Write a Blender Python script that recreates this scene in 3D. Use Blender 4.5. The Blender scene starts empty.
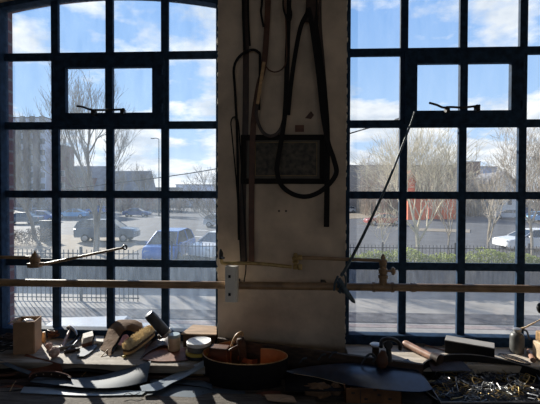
import bpy, bmesh, math, random
from mathutils import Vector, Matrix
C = bpy.context.scene.collection
random.seed(7)
EYE = 1.60                      # eye height above the workshop floor; ground outside is 2 m lower
yaw, pit, rol = 0.04523695, 0.01642169, -0.00314435
FW = Vector((-math.sin(yaw)*math.cos(pit), math.cos(yaw)*math.cos(pit), -math.sin(pit)))
R0 = Vector((math.cos(yaw), math.sin(yaw), 0)); U0 = R0.cross(FW)
RT = R0*math.cos(rol) - U0*math.sin(rol); UP = U0*math.cos(rol) + R0*math.sin(rol)
def ray(px, py): return FW + RT*((px-270)/390) - UP*((py-202)/390)
def at_y(px, py, Y):            # point at depth Y
    d = ray(px, py); p = d*(Y/d.y); p.z += EYE; return p
def at_z(px, py, Z):            # point on the level Z (relative to the eye)
    d = ray(px, py); p = d*(Z/d.z); p.z += EYE; return p
SILL, BENCH, GND = -.87, -.95, -3.6
def onsill(px, py): return at_z(px, py, SILL)
def onbench(px, py, dz=0): return at_z(px, py, BENCH+dz)
def onground(px, py): return at_z(px, py, GND)

# ---------------------------------------------------------------- materials
MATS = {}
def mat(name, col, rough=.6, metal=0, var=.15, scale=12, bump=.0, bscale=60, col2=None, spec=.5, stretch=None, coat=0):
    if name in MATS: return MATS[name]
    m = bpy.data.materials.new(name); m.use_nodes = True; nt = m.node_tree; N = nt.nodes; L = nt.links
    b = N['Principled BSDF']; b.inputs['Roughness'].default_value = rough; b.inputs['Metallic'].default_value = metal
    b.inputs['Specular IOR Level'].default_value = spec
    if coat: b.inputs['Coat Weight'].default_value = coat; b.inputs['Coat Roughness'].default_value = .25
    tc = N.new('ShaderNodeTexCoord'); mp = N.new('ShaderNodeMapping'); L.new(tc.outputs['Object'], mp.inputs[0])
    if stretch: mp.inputs['Scale'].default_value = stretch
    nz = N.new('ShaderNodeTexNoise'); nz.inputs['Scale'].default_value = scale; nz.inputs['Detail'].default_value = 6
    L.new(mp.outputs[0], nz.inputs['Vector'])
    rp = N.new('ShaderNodeValToRGB'); L.new(nz.outputs['Fac'], rp.inputs[0])
    c2 = col2 or tuple(min(1, c*(1+var)) for c in col); c1 = tuple(c*(1-var) for c in col) if not col2 else col
    rp.color_ramp.elements[0].position = .35; rp.color_ramp.elements[1].position = .65
    rp.color_ramp.elements[0].color = (*c1, 1); rp.color_ramp.elements[1].color = (*c2, 1)
    L.new(rp.outputs[0], b.inputs['Base Color'])
    if bump:
        n2 = N.new('ShaderNodeTexNoise'); n2.inputs['Scale'].default_value = bscale; n2.inputs['Detail'].default_value = 4
        L.new(mp.outputs[0], n2.inputs['Vector']); bp = N.new('ShaderNodeBump'); bp.inputs['Strength'].default_value = bump
        bp.inputs['Distance'].default_value = .01
        L.new(n2.outputs['Fac'], bp.inputs['Height']); L.new(bp.outputs[0], b.inputs['Normal'])
    MATS[name] = m; return m
def brick(name, c1, c2, mortar, scale=1., w=.225, h=.075):
    m = bpy.data.materials.new(name); m.use_nodes = True; nt = m.node_tree; N = nt.nodes; L = nt.links
    b = N['Principled BSDF']; b.inputs['Roughness'].default_value = .9
    tc = N.new('ShaderNodeTexCoord'); sp = N.new('ShaderNodeSeparateXYZ'); cb = N.new('ShaderNodeCombineXYZ')
    ad = N.new('ShaderNodeMath'); L.new(tc.outputs['Object'], sp.inputs[0])
    L.new(sp.outputs[0], ad.inputs[0]); L.new(sp.outputs[1], ad.inputs[1]); L.new(ad.outputs[0], cb.inputs[0]); L.new(sp.outputs[2], cb.inputs[1])
    bt = N.new('ShaderNodeTexBrick'); L.new(cb.outputs[0], bt.inputs['Vector']); bt.inputs['Scale'].default_value = scale
    bt.inputs['Brick Width'].default_value = w; bt.inputs['Row Height'].default_value = h; bt.inputs['Mortar Size'].default_value = .008
    bt.inputs['Color1'].default_value = (*c1, 1); bt.inputs['Color2'].default_value = (*c2, 1); bt.inputs['Mortar'].default_value = (*mortar, 1)
    L.new(bt.outputs[0], b.inputs['Base Color']); return m

PLASTER = mat('plaster', (.56, .46, .36), .9, var=.22, scale=5, bump=.5, bscale=25)
EDGEPL = mat('broken_plaster', (.62, .56, .47), .9, var=.3, scale=40, bump=.6)
NAVY = mat('navy_paint', (.018, .040, .078), .7, var=.3, scale=30, bump=.15, spec=.1)
SILLW = mat('sill_wood', (.20, .165, .13), .7, col2=(.34, .30, .25), scale=7, bump=.4, bscale=40, stretch=(1, 6, 6))
BENCHW = mat('bench_wood', (.075, .062, .05), .8, col2=(.16, .14, .12), scale=9, bump=.6, bscale=40, stretch=(1, 7, 7))
DARKW = mat('dark_wood', (.05, .028, .018), .7, var=.4, scale=9, bump=.3, stretch=(1, 7, 7))
REDW = mat('red_brown_wood', (.11, .045, .025), .55, var=.35, scale=9, bump=.2, stretch=(1, 5, 5))
TAN = mat('tan_wood', (.45, .28, .13), .45, var=.25, scale=12, stretch=(1, 5, 5))
PINKW = mat('worn_handle_wood', (.30, .17, .12), .5, var=.3, scale=16, stretch=(3, 1, 1))
LIGHTW = mat('pale_board', (.45, .31, .20), .7, var=.25, scale=8, stretch=(1, 6, 6))
CARD = mat('cardboard', (.36, .22, .13), .85, var=.12, scale=14)
CARD2 = mat('orange_cardboard', (.27, .12, .045), .8, col2=(.10, .045, .02), scale=9)
PAPER = mat('brown_paper', (.16, .09, .045), .8, var=.5, scale=12, bump=.6)
BLKL = mat('black_leather', (.012, .030, .070), .30, var=.3, scale=30, bump=.10, bscale=14, spec=1, coat=.6)  # black leather with the sky's blue sheen put into the base colour
BLKM = mat('matt_black_leather', (.0045, .004, .005), .65, var=.3, scale=30, bump=.2, spec=.25)
BRNL = mat('brown_leather', (.09, .035, .018), .55, var=.3, scale=20, bump=.2)
DBRN = mat('dark_brown_leather', (.035, .018, .013), .5, var=.3, scale=20, bump=.2)
REDL = mat('russet_leather', (.17, .062, .035), .6, var=.25, scale=20, bump=.2)
ORGL = mat('orange_leather', (.42, .16, .06), .6, var=.2, scale=15, bump=.2)
POUCH = mat('worn_pouch_leather', (.085, .042, .018), .85, col2=(.15, .082, .038), scale=14, bump=.5, spec=.15)
BLUL = mat('blue_grey_leather', (.075, .105, .14), .6, var=.2, scale=8, bump=.08, bscale=10, spec=.45)
LBLUL = mat('pale_blue_leather', (.19, .24, .29), .4, var=.15, scale=8, bump=.1, spec=.8)
PIPEM = mat('painted_pipe', (.27, .17, .09), .45, var=.3, scale=14, spec=.6)
BRASS = mat('brass', (.46, .33, .14), .42, .7, var=.3, scale=25)
STEEL = mat('steel', (.40, .40, .40), .5, .8, var=.2, scale=25)
DSTEEL = mat('dark_steel', (.06, .065, .075), .45, .7, var=.3, scale=25)
IRON = mat('black_iron', (.015, .015, .017), .45, .3, var=.3, scale=25)
WHITEP = mat('white_plastic', (.80, .77, .70), .45, var=.06, scale=20)
WHITE = mat('white_lid', (.75, .76, .76), .4, var=.1, scale=30)
YEL = mat('yellow_tape', (.55, .42, .08), .5, var=.1)
CREAM = mat('cream_wood', (.55, .42, .28), .6, var=.2, scale=20)
PINK = mat('pink_rubber', (.55, .25, .24), .6, var=.1)
THREAD = mat('pink_thread', (.45, .24, .19), .85, col2=(.62, .5, .44), scale=60, bump=.6)
BRIST = mat('golden_bristle', (.74, .60, .38), .7, col2=(.90, .78, .56), scale=60)
PALEST = mat('pale_stone', (.62, .58, .52), .8, var=.15, scale=30, bump=.3)
CORD = mat('blue_black_cord', (.045, .075, .10), .5, var=.3, scale=60, bump=.5, bscale=120)
GOLDF = mat('gilt_line', (.28, .20, .09), .5, .3)
ENGR = mat('engraving_print', (.10, .085, .06), .6, col2=(.02, .017, .014), scale=38)
MOUNT = mat('picture_mount', (.11, .095, .07), .6)
OILCAN = mat('grey_oilcan', (.12, .12, .115), .45, .4, var=.3, scale=20)
ROOMW = mat('room_wall', (.42, .38, .33), .9)
FLOORM = mat('floor_boards', (.24, .17, .12), .7, var=.3, scale=5, stretch=(1, 6, 1))
# outside
ASPH = mat('asphalt', (.10, .105, .115), .85, var=.15, scale=.8, bump=.3, bscale=30, spec=.12)
PAVE = mat('paving', (.27, .255, .235), .85, var=.12, scale=1.5, bump=.2, spec=.12)
KERB = mat('kerb_setts', (.05, .05, .06), .85, col2=(.12, .12, .13), scale=3.2, spec=.1)
WALLC = mat('stone_wall', (.05, .06, .075), .9, col2=(.13, .14, .16), scale=2.2, stretch=(3, 1, .6))
VERGE = mat('verge', (.15, .13, .07), .95, col2=(.10, .14, .04), scale=3)
SAND = mat('lit_footway', (.25, .215, .17), .9, var=.1, scale=1, spec=.1)
LINE = mat('road_paint', (.7, .7, .68), .7)
BARK = mat('bark', (.30, .26, .21), .9, col2=(.40, .35, .28), scale=8)
TWIG = mat('thicket_twigs', (.30, .25, .20), .9, var=.3, scale=2)
HEDGEM = mat('hedge_leaf', (.16, .22, .05), .6, col2=(.38, .42, .13), scale=5)
for _n, _l in ((HEDGEM, .5),):
    _t = _n.node_tree; _tl = _t.nodes.new('ShaderNodeBsdfTranslucent'); _m = _t.nodes.new('ShaderNodeMixShader'); _m.inputs[0].default_value = _l
    _b = _t.nodes['Principled BSDF']; _t.links.new(_b.inputs['Base Color'].links[0].from_socket, _tl.inputs[0]); _t.links.new(_b.outputs[0], _m.inputs[1]); _t.links.new(_tl.outputs[0], _m.inputs[2]); _t.links.new(_m.outputs[0], _t.nodes['Material Output'].inputs[0])
RAILM = mat('railing_iron', (.035, .04, .055), .7, spec=.15)
TYRE = mat('tyre', (.012, .012, .012), .8)
CGL = mat('car_glass', (.02, .03, .04), .08, spec=1)
HUBM = mat('wheel_hub', (.4, .4, .42), .35, .8)
LAMPG = mat('car_lamp', (.6, .62, .62), .15)
ROOFT = mat('slate_roof', (.15, .16, .19), .8, var=.2, scale=1)
WIN = mat('far_window', (.05, .06, .08), .15, spec=.9)
WHR = mat('white_render', (.65, .64, .62), .9)
TOWER = mat('tower_concrete', (.50, .55, .66), .9, var=.15, scale=.4)
TOWERB = mat('tower_balcony', (.13, .10, .10), .9, col2=(.09, .07, .065), scale=.5)
BRK = brick('house_brick', (.22, .10, .075), (.16, .075, .06), (.25, .22, .2))
BRKO = brick('outer_brick', (.20, .085, .08), (.15, .07, .07), (.22, .2, .19))
REDB = mat('red_cladding', (.70, .13, .045), .7, var=.2, scale=.5)
BRWB = mat('brown_shed', (.24, .21, .19), .9, col2=(.30, .27, .25), scale=.15)

def glass_mat(name, haze, tint):
    m = bpy.data.materials.new(name); m.use_nodes = True; nt = m.node_tree; N = nt.nodes; L = nt.links; N.clear()
    out = N.new('ShaderNodeOutputMaterial'); tr = N.new('ShaderNodeBsdfTransparent'); tr.inputs[0].default_value = (.95, .97, .98, 1)
    tl = N.new('ShaderNodeBsdfTranslucent'); tl.inputs[0].default_value = (*tint, 1)
    gl = N.new('ShaderNodeBsdfGlossy'); gl.inputs['Roughness'].default_value = .05
    mx = N.new('ShaderNodeMixShader'); mx2 = N.new('ShaderNodeMixShader'); mx2.inputs[0].default_value = .04
    tc = N.new('ShaderNodeTexCoord'); mp = N.new('ShaderNodeMapping'); mp.inputs['Scale'].default_value = (9, 9, 2.2)
    nz = N.new('ShaderNodeTexNoise'); nz.inputs['Scale'].default_value = 2.2; nz.inputs['Detail'].default_value = 8; nz.inputs['Roughness'].default_value = .65
    mr = N.new('ShaderNodeMapRange'); mr.inputs['From Min'].default_value = .3; mr.inputs['From Max'].default_value = .75
    mr.inputs['To Min'].default_value = haze*.55; mr.inputs['To Max'].default_value = haze*1.7
    L.new(tc.outputs['Object'], mp.inputs[0]); L.new(mp.outputs[0], nz.inputs['Vector']); L.new(nz.outputs['Fac'], mr.inputs[0])
    L.new(mr.outputs[0], mx.inputs[0]); L.new(tr.outputs[0], mx.inputs[1]); L.new(tl.outputs[0], mx.inputs[2])
    L.new(mx.outputs[0], mx2.inputs[1]); L.new(gl.outputs[0], mx2.inputs[2]); L.new(mx2.outputs[0], out.inputs[0]); return m
GLASSL = glass_mat('dusty_glass_left', .070, (.66, .82, 1))
GLASSR = glass_mat('dusty_glass_right', .038, (.85, .92, 1))

# ---------------------------------------------------------------- mesh helpers
def V(*a): return Vector(a)
class MB:
    def __init__(s): s.b = bmesh.new()
    def quad(s, *p):
        s.b.faces.new([s.b.verts.new(q) for q in p]); return s
    def box(s, c, size, rot=None, bev=0):
        M = Matrix.Translation(c) @ ((rot or Matrix.Identity(3)).to_4x4())
        r = bmesh.ops.create_cube(s.b, size=1, matrix=M @ Matrix.Diagonal((*size, 1)))
        if bev:
            es = list({e for v in r['verts'] for e in v.link_edges})
            bmesh.ops.bevel(s.b, geom=es, offset=bev, segments=2, affect='EDGES', profile=.6)
        return s
    def tube(s, pts, rad, n=8, caps=True):
        pts = [Vector(p) for p in pts]; k = len(pts)
        rs = rad if isinstance(rad, (list, tuple)) else [rad]*k
        rings = []; prev = None
        for i, p in enumerate(pts):
            t = (pts[min(i+1, k-1)] - pts[max(i-1, 0)])
            if t.length < 1e-9: t = Vector((0, 0, 1))
            t.normalize()
            a = prev if prev is not None else (Vector((0, 0, 1)) if abs(t.z) < .9 else Vector((1, 0, 0)))
            x = a - t*a.dot(t)
            if x.length < 1e-6: x = t.orthogonal()
            x.normalize(); y = t.cross(x); prev = x
            rings.append([s.b.verts.new(p + (x*math.cos(2*math.pi*j/n) + y*math.sin(2*math.pi*j/n))*rs[i]) for j in range(n)])
        for i in range(k-1):
            for j in range(n): s.b.faces.new((rings[i][j], rings[i][(j+1) % n], rings[i+1][(j+1) % n], rings[i+1][j]))
        if caps: s.b.faces.new(rings[0][::-1]); s.b.faces.new(rings[-1])
        return s
    def lathe(s, base, prof, n=24, axis=None):
        M = Matrix.Translation(base)
        if axis is not None: M = M @ Vector((0, 0, 1)).rotation_difference(Vector(axis)).to_matrix().to_4x4()
        rings = [[s.b.verts.new(M @ Vector((r*math.cos(2*math.pi*j/n), r*math.sin(2*math.pi*j/n), z))) for j in range(n)] for r, z in prof]
        for i in range(len(prof)-1):
            for j in range(n): s.b.faces.new((rings[i][j], rings[i][(j+1) % n], rings[i+1][(j+1) % n], rings[i+1][j]))
        s.b.faces.new(rings[0][::-1]); s.b.faces.new(rings[-1]); return s
    def ribbon(s, pts, wid, thick, wdir=None, closed=False):
        # strap of rectangular section; wid = width along wdir (vector or list per point)
        pts = [Vector(p) for p in pts]; k = len(pts); ws = wid if isinstance(wid, (list, tuple)) else [wid]*k
        rings = []
        for i, p in enumerate(pts):
            t = (pts[(i+1) % k] - pts[i-1]) if closed else (pts[min(i+1, k-1)] - pts[max(i-1, 0)])
            t.normalize()
            w = wdir[i] if isinstance(wdir, list) else (wdir if wdir is not None else Vector((0, 1, 0)).cross(t))
            w = Vector(w); w = w - t*w.dot(t); w.normalize(); nn = t.cross(w)
            rings.append([s.b.verts.new(p + w*(a*ws[i]/2) + nn*(c*thick/2)) for a, c in ((-1, -1), (1, -1), (1, 1), (-1, 1))])
        for i in range(k if closed else k-1):
            A, B = rings[i], rings[(i+1) % k]
            for j in range(4): s.b.faces.new((A[j], A[(j+1) % 4], B[(j+1) % 4], B[j]))
        if not closed: s.b.faces.new(rings[0][::-1]); s.b.faces.new(rings[-1])
        return s
    def prism(s, pts, d):
        d = Vector(d); a = [s.b.verts.new(p) for p in pts]; b = [s.b.verts.new(Vector(p)+d) for p in pts]; n = len(a)
        s.b.faces.new(a); s.b.faces.new(b[::-1])
        for i in range(n): s.b.faces.new((a[i], b[i], b[(i+1) % n], a[(i+1) % n]))
        return s
    def grid(s, rows, th, d=(0, 0, -1)):
        d = Vector(d)*th; n, m = len(rows), len(rows[0])
        A = [[s.b.verts.new(p) for p in r] for r in rows]; B = [[s.b.verts.new(Vector(p)+d) for p in r] for r in rows]
        for i in range(n-1):
            for j in range(m-1):
                s.b.faces.new((A[i][j], A[i][j+1], A[i+1][j+1], A[i+1][j])); s.b.faces.new((B[i][j], B[i+1][j], B[i+1][j+1], B[i][j+1]))
        for i in range(n-1):
            s.b.faces.new((A[i][0], A[i+1][0], B[i+1][0], B[i][0])); s.b.faces.new((A[i][-1], B[i][-1], B[i+1][-1], A[i+1][-1]))
        for j in range(m-1):
            s.b.faces.new((A[0][j], B[0][j], B[0][j+1], A[0][j+1])); s.b.faces.new((A[-1][j], A[-1][j+1], B[-1][j+1], B[-1][j]))
        return s
    def blob(s, c, r, sub=2, sc=(1, 1, 1), jit=0, rnd=random):
        q = bmesh.ops.create_icosphere(s.b, subdivisions=sub, radius=1, matrix=Matrix.Translation(c) @ Matrix.Diagonal((sc[0]*r, sc[1]*r, sc[2]*r, 1)))
        if jit:
            for v in q['verts']: v.co += (v.co-Vector(c))*rnd.uniform(-jit, jit)
        return s
    def build(s, name, m, parent=None, smooth=False, angle=40, fix=True):
        if fix: bmesh.ops.recalc_face_normals(s.b, faces=s.b.faces)
        me = bpy.data.meshes.new(name); s.b.to_mesh(me); s.b.free(); me.materials.append(m)
        if smooth:
            me.polygons.foreach_set('use_smooth', [True]*len(me.polygons))
            try: me.set_sharp_from_angle(angle=math.radians(angle))
            except Exception: pass
        o = bpy.data.objects.new(name, me); C.objects.link(o)
        if parent is not None: o.parent = parent; o.matrix_parent_inverse = parent_inv(parent)
        return o
def parent_inv(p):
    M = Matrix.Identity(4); q = p
    chain = []
    while q is not None: chain.append(q); q = q.parent
    for q in reversed(chain):
        L = Matrix.LocRotScale(q.location, q.rotation_euler, q.scale)
        M = M @ (q.matrix_parent_inverse if q.parent else Matrix.Identity(4)) @ L
    return M.inverted()
def tag(o, label, cat, group=None, kind=None):
    o['label'] = label; o['category'] = cat
    if group: o['group'] = group
    if kind: o['kind'] = kind
    return o
def thing(name, loc, label, cat, group=None):
    o = bpy.data.objects.new(name, None); C.objects.link(o); o.location = loc; o.empty_display_size = .05
    return tag(o, label, cat, group)
def struct(o, label=None):
    o['kind'] = 'structure'
    if label: o['label'] = label
    return o
def part(o, label): o['label'] = label; return o
def cr(pts, n=6):               # catmull-rom through points
    P = [Vector(p) for p in pts]; P = [P[0]*2-P[1]] + P + [P[-1]*2-P[-2]]; out = []
    for i in range(1, len(P)-2):
        for k in range(n):
            t = k/n; a, b, c, d = P[i-1:i+3]
            out.append(.5*((2*b) + (c-a)*t + (2*a-5*b+4*c-d)*t*t + (3*b-a-3*c+d)*t**3))
    out.append(P[-2]); return out
def resample(pts, n):
    P = cr(pts, 8) if len(pts) > 2 else [Vector(p) for p in pts]
    L = [0]
    for a, b in zip(P, P[1:]): L.append(L[-1]+(b-a).length)
    out = []
    for k in range(n):
        t = L[-1]*k/(n-1); i = max(j for j in range(len(L)) if L[j] <= t+1e-9); i = min(i, len(P)-2)
        f = (t-L[i])/max(1e-9, L[i+1]-L[i]); out.append(P[i].lerp(P[i+1], f))
    return out
def loft(A, B, n=24, m=8, th=.003, wave=0, seed=0, droop=0):
    A = resample(A, n); B = resample(B, n); r = random.Random(seed); ph = r.random()*6
    rows = []
    for j in range(m):
        f = j/(m-1); row = []
        for i in range(n):
            p = A[i].lerp(B[i], f); p.z += wave*math.sin(i/n*7+ph+f*2.3)*math.sin(f*math.pi*.9+.2) + droop*math.sin(f*math.pi)
            row.append(p)
        rows.append(row)
    return MB().grid(rows, th)
def rotz(a): return Matrix.Rotation(a, 3, 'Z')

# ---------------------------------------------------------------- room shell
XL, XR = -2.9, 2.9
W0, W1 = (-1.763, -.403), (.339, 1.699)      # the two window openings
GY = 2.34
ZF, ZC = 0, 3.35
def arch_z(x, w, base=1.15+EYE, rise=.07):
    if w[0] > 0: base += .07
    c = (w[0]+w[1])/2; h = (w[1]-w[0])/2; return base + rise*(1-((x-c)/h)**2)
def arch_wall(name, y0, y1, m, x0, x1, opens, zb):
    mb = MB(); xs = [x0] + [v for w in opens for v in w] + [x1]
    for i in range(0, len(xs), 2):
        if xs[i+1] > xs[i]: mb.box(((xs[i]+xs[i+1])/2, (y0+y1)/2, (ZC-2+ZF)/2), (xs[i+1]-xs[i], y1-y0, ZC+2))
    for w in opens:
        mb.box(((w[0]+w[1])/2, (y0+y1)/2, (zb-2)/2), (w[1]-w[0], y1-y0, zb+2))
        n = 16
        for k in range(n):
            a = w[0]+(w[1]-w[0])*k/n; b = w[0]+(w[1]-w[0])*(k+1)/n
            za, zb2 = arch_z(a, w), arch_z(b, w)
            mb.prism([(a, y0, za), (b, y0, zb2), (b, y0, ZC), (a, y0, ZC)], (0, y1-y0, 0))
    return struct(mb.build(name, m))
arch_wall('wall_front', 2.2, 2.352, PLASTER, XL, XR, [(-1.79, -.396), (.325, 1.73)], EYE+SILL-.03)
# outer brick leaf, its left reveal shows beside the first panes
arch_wall('wall_outer', 2.352, 2.42, BRKO, XL, XR, [(-1.752, -.41), (.345, 1.75)], EYE+SILL-.04)
struct(MB().box((0, -.4, -.05), (6.2, 6, .1)).build('floor', FLOORM))
struct(MB().box((0, -.4, ZC+.05), (6.2, 6, .1)).build('ceiling', ROOMW))
struct(MB().box((XL-.05, -.4, ZC/2), (.1, 5.4, ZC)).build('wall_left', ROOMW))
struct(MB().box((XR+.05, -.4, ZC/2), (.1, 5.4, ZC)).build('wall_right', ROOMW))
mb = MB(); yb = -3.15        # two unseen openings added in the back wall to brighten the room
for x0_, x1_, z0_, z1_ in ((-3, -2.3, 0, ZC), (-.3, .3, 0, ZC), (2.3, 3, 0, ZC), (-2.3, -.3, 0, 1.5), (.3, 2.3, 0, 1.5), (-2.3, -.3, 2.45, ZC), (.3, 2.3, 2.45, ZC)):
    mb.box(((x0_+x1_)/2, yb, (z0_+z1_)/2), (x1_-x0_, .1, z1_-z0_))
struct(mb.build('wall_back', ROOMW))
# crumbly plaster arrises of the pier
mb = MB(); r = random.Random(3)
for sx, x in ((-1, -.396), (1, .325)):
    z = EYE-.9
    while z < EYE+1.25:
        h = r.uniform(.012, .05)
        if r.random() < .6: mb.blob((x + sx*r.uniform(-.001, .003), 2.200, z), .5*h, 1, (.24, .2, 1), .3, r)
        z += h*1.1
struct(mb.build('trim_1', EDGEPL, smooth=True))
# screw holes and paint patch
mb = MB()
for px in (279, 286): mb.lathe(at_y(px, 211, 2.2)+V(0, -.002, 0), [(.006, 0), (.006, .003)], 10, (0, -1, 0))
struct(mb.build('trim_2', IRON))

# ---------------------------------------------------------------- windows
def window(idx, w, cols, glass):
    rows = [EYE+1.2646-.41993*k for k in range(1, 5)]; zb = EYE-.835
    root = bpy.data.objects.new('window_%d' % idx, None); C.objects.link(root); root.location = ((w[0]+w[1])/2, GY, zb); root['kind'] = 'structure'
    bw, bd = .044, .022
    fr = MB()
    for x in (w[0], w[1]): fr.box((x, GY-.01, (zb+EYE+1.17)/2), (.045, .07, EYE+1.17-zb))
    fr.box(((w[0]+w[1])/2, GY-.015, zb-.012), (w[1]-w[0]+.045, .07, .065), bev=.006)
    n = 16
    for k in range(n):
        a = w[0]+(w[1]-w[0])*k/n; b = w[0]+(w[1]-w[0])*(k+1)/n
        fr.prism([(a, GY-.04, arch_z(a, w)-.025), (b, GY-.04, arch_z(b, w)-.025), (b, GY-.04, arch_z(b, w)+.06), (a, GY-.04, arch_z(a, w)+.06)], (0, .065, 0))
    struct(fr.build('window_frame', NAVY, root))
    gb = MB()
    for x in cols:
        if x == cols[1]:
            gb.box((x, GY, (rows[1]+zb)/2), (bw, bd, rows[1]-zb)); gb.box((x, GY, (rows[0]+EYE+1.2)/2), (bw, bd, EYE+1.2-rows[0]))
        else: gb.box((x, GY, (zb+EYE+1.19)/2), (bw, bd, EYE+1.19-zb))
    for z in rows: gb.box(((w[0]+w[1])/2, GY+.001, z), (w[1]-w[0], bd-.002, bw))
    # small fillets where the bars meet
    for x in [w[0]]+cols+[w[1]]:
        for z in rows:
            gb.box((x, GY+.002, z), (.052, bd-.006, .052), Matrix.Rotation(math.pi/4, 3, 'Y'))
    struct(gb.build('glazing_bars', NAVY, root))
    c0, c1, z1, z0 = cols[0], cols[2], rows[0], rows[1]; t = .074; cy = GY-.006; cf = MB()
    cf.box((c0+t/2, cy, (z0+z1)/2), (t, .034, z1-z0), bev=.004); cf.box((c1-t/2, cy, (z0+z1)/2), (t, .034, z1-z0), bev=.004)
    cf.box(((c0+c1)/2, cy, z1-t/2), (c1-c0-2*t+.01, .033, t), bev=.004); cf.box(((c0+c1)/2, cy, z0+t/2), (c1-c0-2*t+.01, .033, t), bev=.004)
    cf.box((cols[1], cy, (z0+z1)/2), (.044, .028, z1-z0-2*t+.01))
    # hinge knuckles
    for x in (c0+.012, c1-.012):
        for z in (z0+.1, z1-.1): cf.lathe((x, cy-.02, z-.025), [(.008, 0), (.008, .05)], 10)
    struct(cf.build('casement_frame', NAVY, root))
    gl = MB()
    xs = [w[0]]+cols+[w[1]]; zz = [zb]+rows[::-1]
    for i in range(4):
        for j in range(5):
            xa, xb = xs[i], xs[i+1]
            if j < 4:
                za, z_b = zz[j], zz[j+1]
                gl.quad((xa, GY+.006, za), (xb, GY+.006, za), (xb, GY+.006, z_b), (xa, GY+.006, z_b))
            else: gl.quad((xa, GY+.006, rows[0]), (xb, GY+.006, rows[0]), (xb, GY+.006, arch_z(xb, w)), (xa, GY+.006, arch_z(xa, w)))
    struct(gl.build('window_glass', glass, root))
    return root
wl = window(1, W0, [-1.4234, -1.0834, -.7434], GLASSL)
wr = window(2, W1, [.6789, 1.0189, 1.3589], GLASSR)
def stay(root, pts, Y, blobs):
    mb = MB(); mb.tube(cr([at_y(x, y, Y) for x, y in pts], 4), [.0065]*((len(pts)-1)*4+1), 8)
    for x, y, rr in blobs: mb.blob(at_y(x, y, Y), rr, 2)
    for x, y, rr in blobs[1:]: mb.box(at_y(x, y+2, Y+.015), (.018, .04, .03))
    struct(mb.build('window_handle', IRON, root, True))
stay(wl, [(77, 106), (83, 107), (90, 109.5), (96, 110), (108, 110), (120, 109.5), (124, 109)], 2.27, [(77.5, 106, .006), (94, 111, .012), (123, 110, .013)])
stay(wr, [(430, 103), (437, 105), (443, 107.5), (450, 107), (462, 107.5), (473, 106.5), (480, 105.5)], 2.27, [(430, 103, .007), (447, 108, .012), (477, 107, .015)])
# sills
struct(MB().box((-1.093, (1.95+2.34)/2, EYE+SILL-.02), (1.39, .39, .04), bev=.004).build('window_sill', SILLW))
struct(MB().box((1.3, (2.04+2.34)/2, EYE+SILL-.02), (1.93, .30, .04), bev=.004).build('window_sill', mat('dusty_pale_sill', (.40, .35, .29), .8, col2=(.60, .54, .46), scale=7, bump=.3, stretch=(1, 6, 6))))  # paler than the left sill: the sunlight here is put into the colour

# ---------------------------------------------------------------- workbench
wb = thing('workbench', (0, 1.8, 0), 'long worn wooden workbench running below both windows', 'workbench')
zt = EYE+BENCH
MB().box((0, (1.2+2.2)/2, zt-.02), (5.2, 1.0, .04), bev=.003).build('bench_top', BENCHW, wb)
part(MB().box((-1.05, 1.69, zt+.004), (2.36, .26, .02), bev=.003).build('front_plank', BENCHW, wb), 'rough grey plank along the front left of the bench')
MB().box((0, 1.935, (zt+EYE+SILL-.045)/2), (5.2, .02, .034)).build('back_rail', DARKW, wb)
for x in (-2.3, 0, 2.3):
    for y in (1.3, 2.1): MB().box((x, y, (zt-.04)/2), (.09, .09, zt-.04)).build('leg', BENCHW, wb)
MB().box((0, 1.25, zt-.11), (4.7, .03, .14)).build('apron', BENCHW, wb)
def skirt(): pass
# dark plank leaning against the pier
p0 = V(-.385, 2.165, 0); p1 = V(.66, 1.93, 0); dv = (p1-p0); L = dv.length; ang = math.atan2(dv.y, dv.x)
o = MB().box((p0+p1)/2 + V(0, -.02, EYE-.95+.076), (L, .022, .152), rotz(ang), .003).build('plank', DARKW)
for _v in o.data.vertices:
    if _v.co.z > EYE-.85: _v.co.z -= .022*(_v.co.x-p0.x)/(p1.x-p0.x)-.006
tag(o, 'dark brown plank standing on edge on the bench against the pier', 'plank')

# ---------------------------------------------------------------- pipework
def pipe(name, pts, rad, m, label, parent=None):
    o = MB().tube(pts, rad, 16).build(name, m, parent, True)
    return o
YP = 2.06
a, b = at_y(-40, 282, YP), at_y(585, 289.6, YP)
pr = thing('wall_pipe', (a+b)/2, 'thick tan painted pipe running level across both windows and the pier', 'pipe')
pipe('pipe_run', [a, b], .0205, PIPEM, '', pr)
def along(px): return at_y(px, 282+7.6*(px+40)/625, YP)
d = (b-a).normalized()
for px in (383,):
    q = along(px)
    mb = MB()
    mb.lathe(q-d*.055, [(.026, 0), (.027, .012), (.024, .014), (.024, .096), (.027, .098), (.026, .11)], 18, d)
    mb.lathe(q, [(.02, 0), (.02, .045), (.025, .047), (.025, .065), (.015, .068), (.015, .09)], 16)
    mb.build('tee_fitting', PIPEM, pr, True)
for px in (97.5, 413, 528, 171):
    q = along(px)
    if px in (413,): MB().lathe(q-d*.012, [(.0235, 0), (.0235, .024)], 18, d).build('pipe_clip', PIPEM, pr, True)
# brackets to the pier
for x in (-.28, .2):
    pp = along(270 + (x)*190); MB().box((x, 2.135, pp.z), (.025, .13, .012)).build('pipe_bracket', IRON, pr)
# valve over the tee
q = along(383)
vv = thing('gas_valve', q+V(0, 0, .09), 'brown valve with round side knob rising from the pipe in the right window', 'valve')
z0 = q.z
t0 = at_y(383, 274, YP)
MB().lathe(t0+V(0, 0, -.02), [(.013, 0), (.013, .02), (.022, .022), (.024, .045), (.018, .05), (.016, .065), (.02, .068), (.021, .095), (.012, .10), (.011, .112), (.004, .125)], 16).build('valve_body', PIPEM, vv, True)
k0 = at_y(387, 271, YP); k1 = at_y(394.5, 271, YP)
kn = MB().tube([k0, k1], .006, 10).build('valve_stem', PIPEM, vv, True)
MB().lathe(at_y(391, 271, YP), [(.008, 0), (.02, .004), (.022, .012), (.016, .02), (.006, .022)], 16, (1, 0, 0)).build('valve_knob', PIPEM, vv, True)
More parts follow.
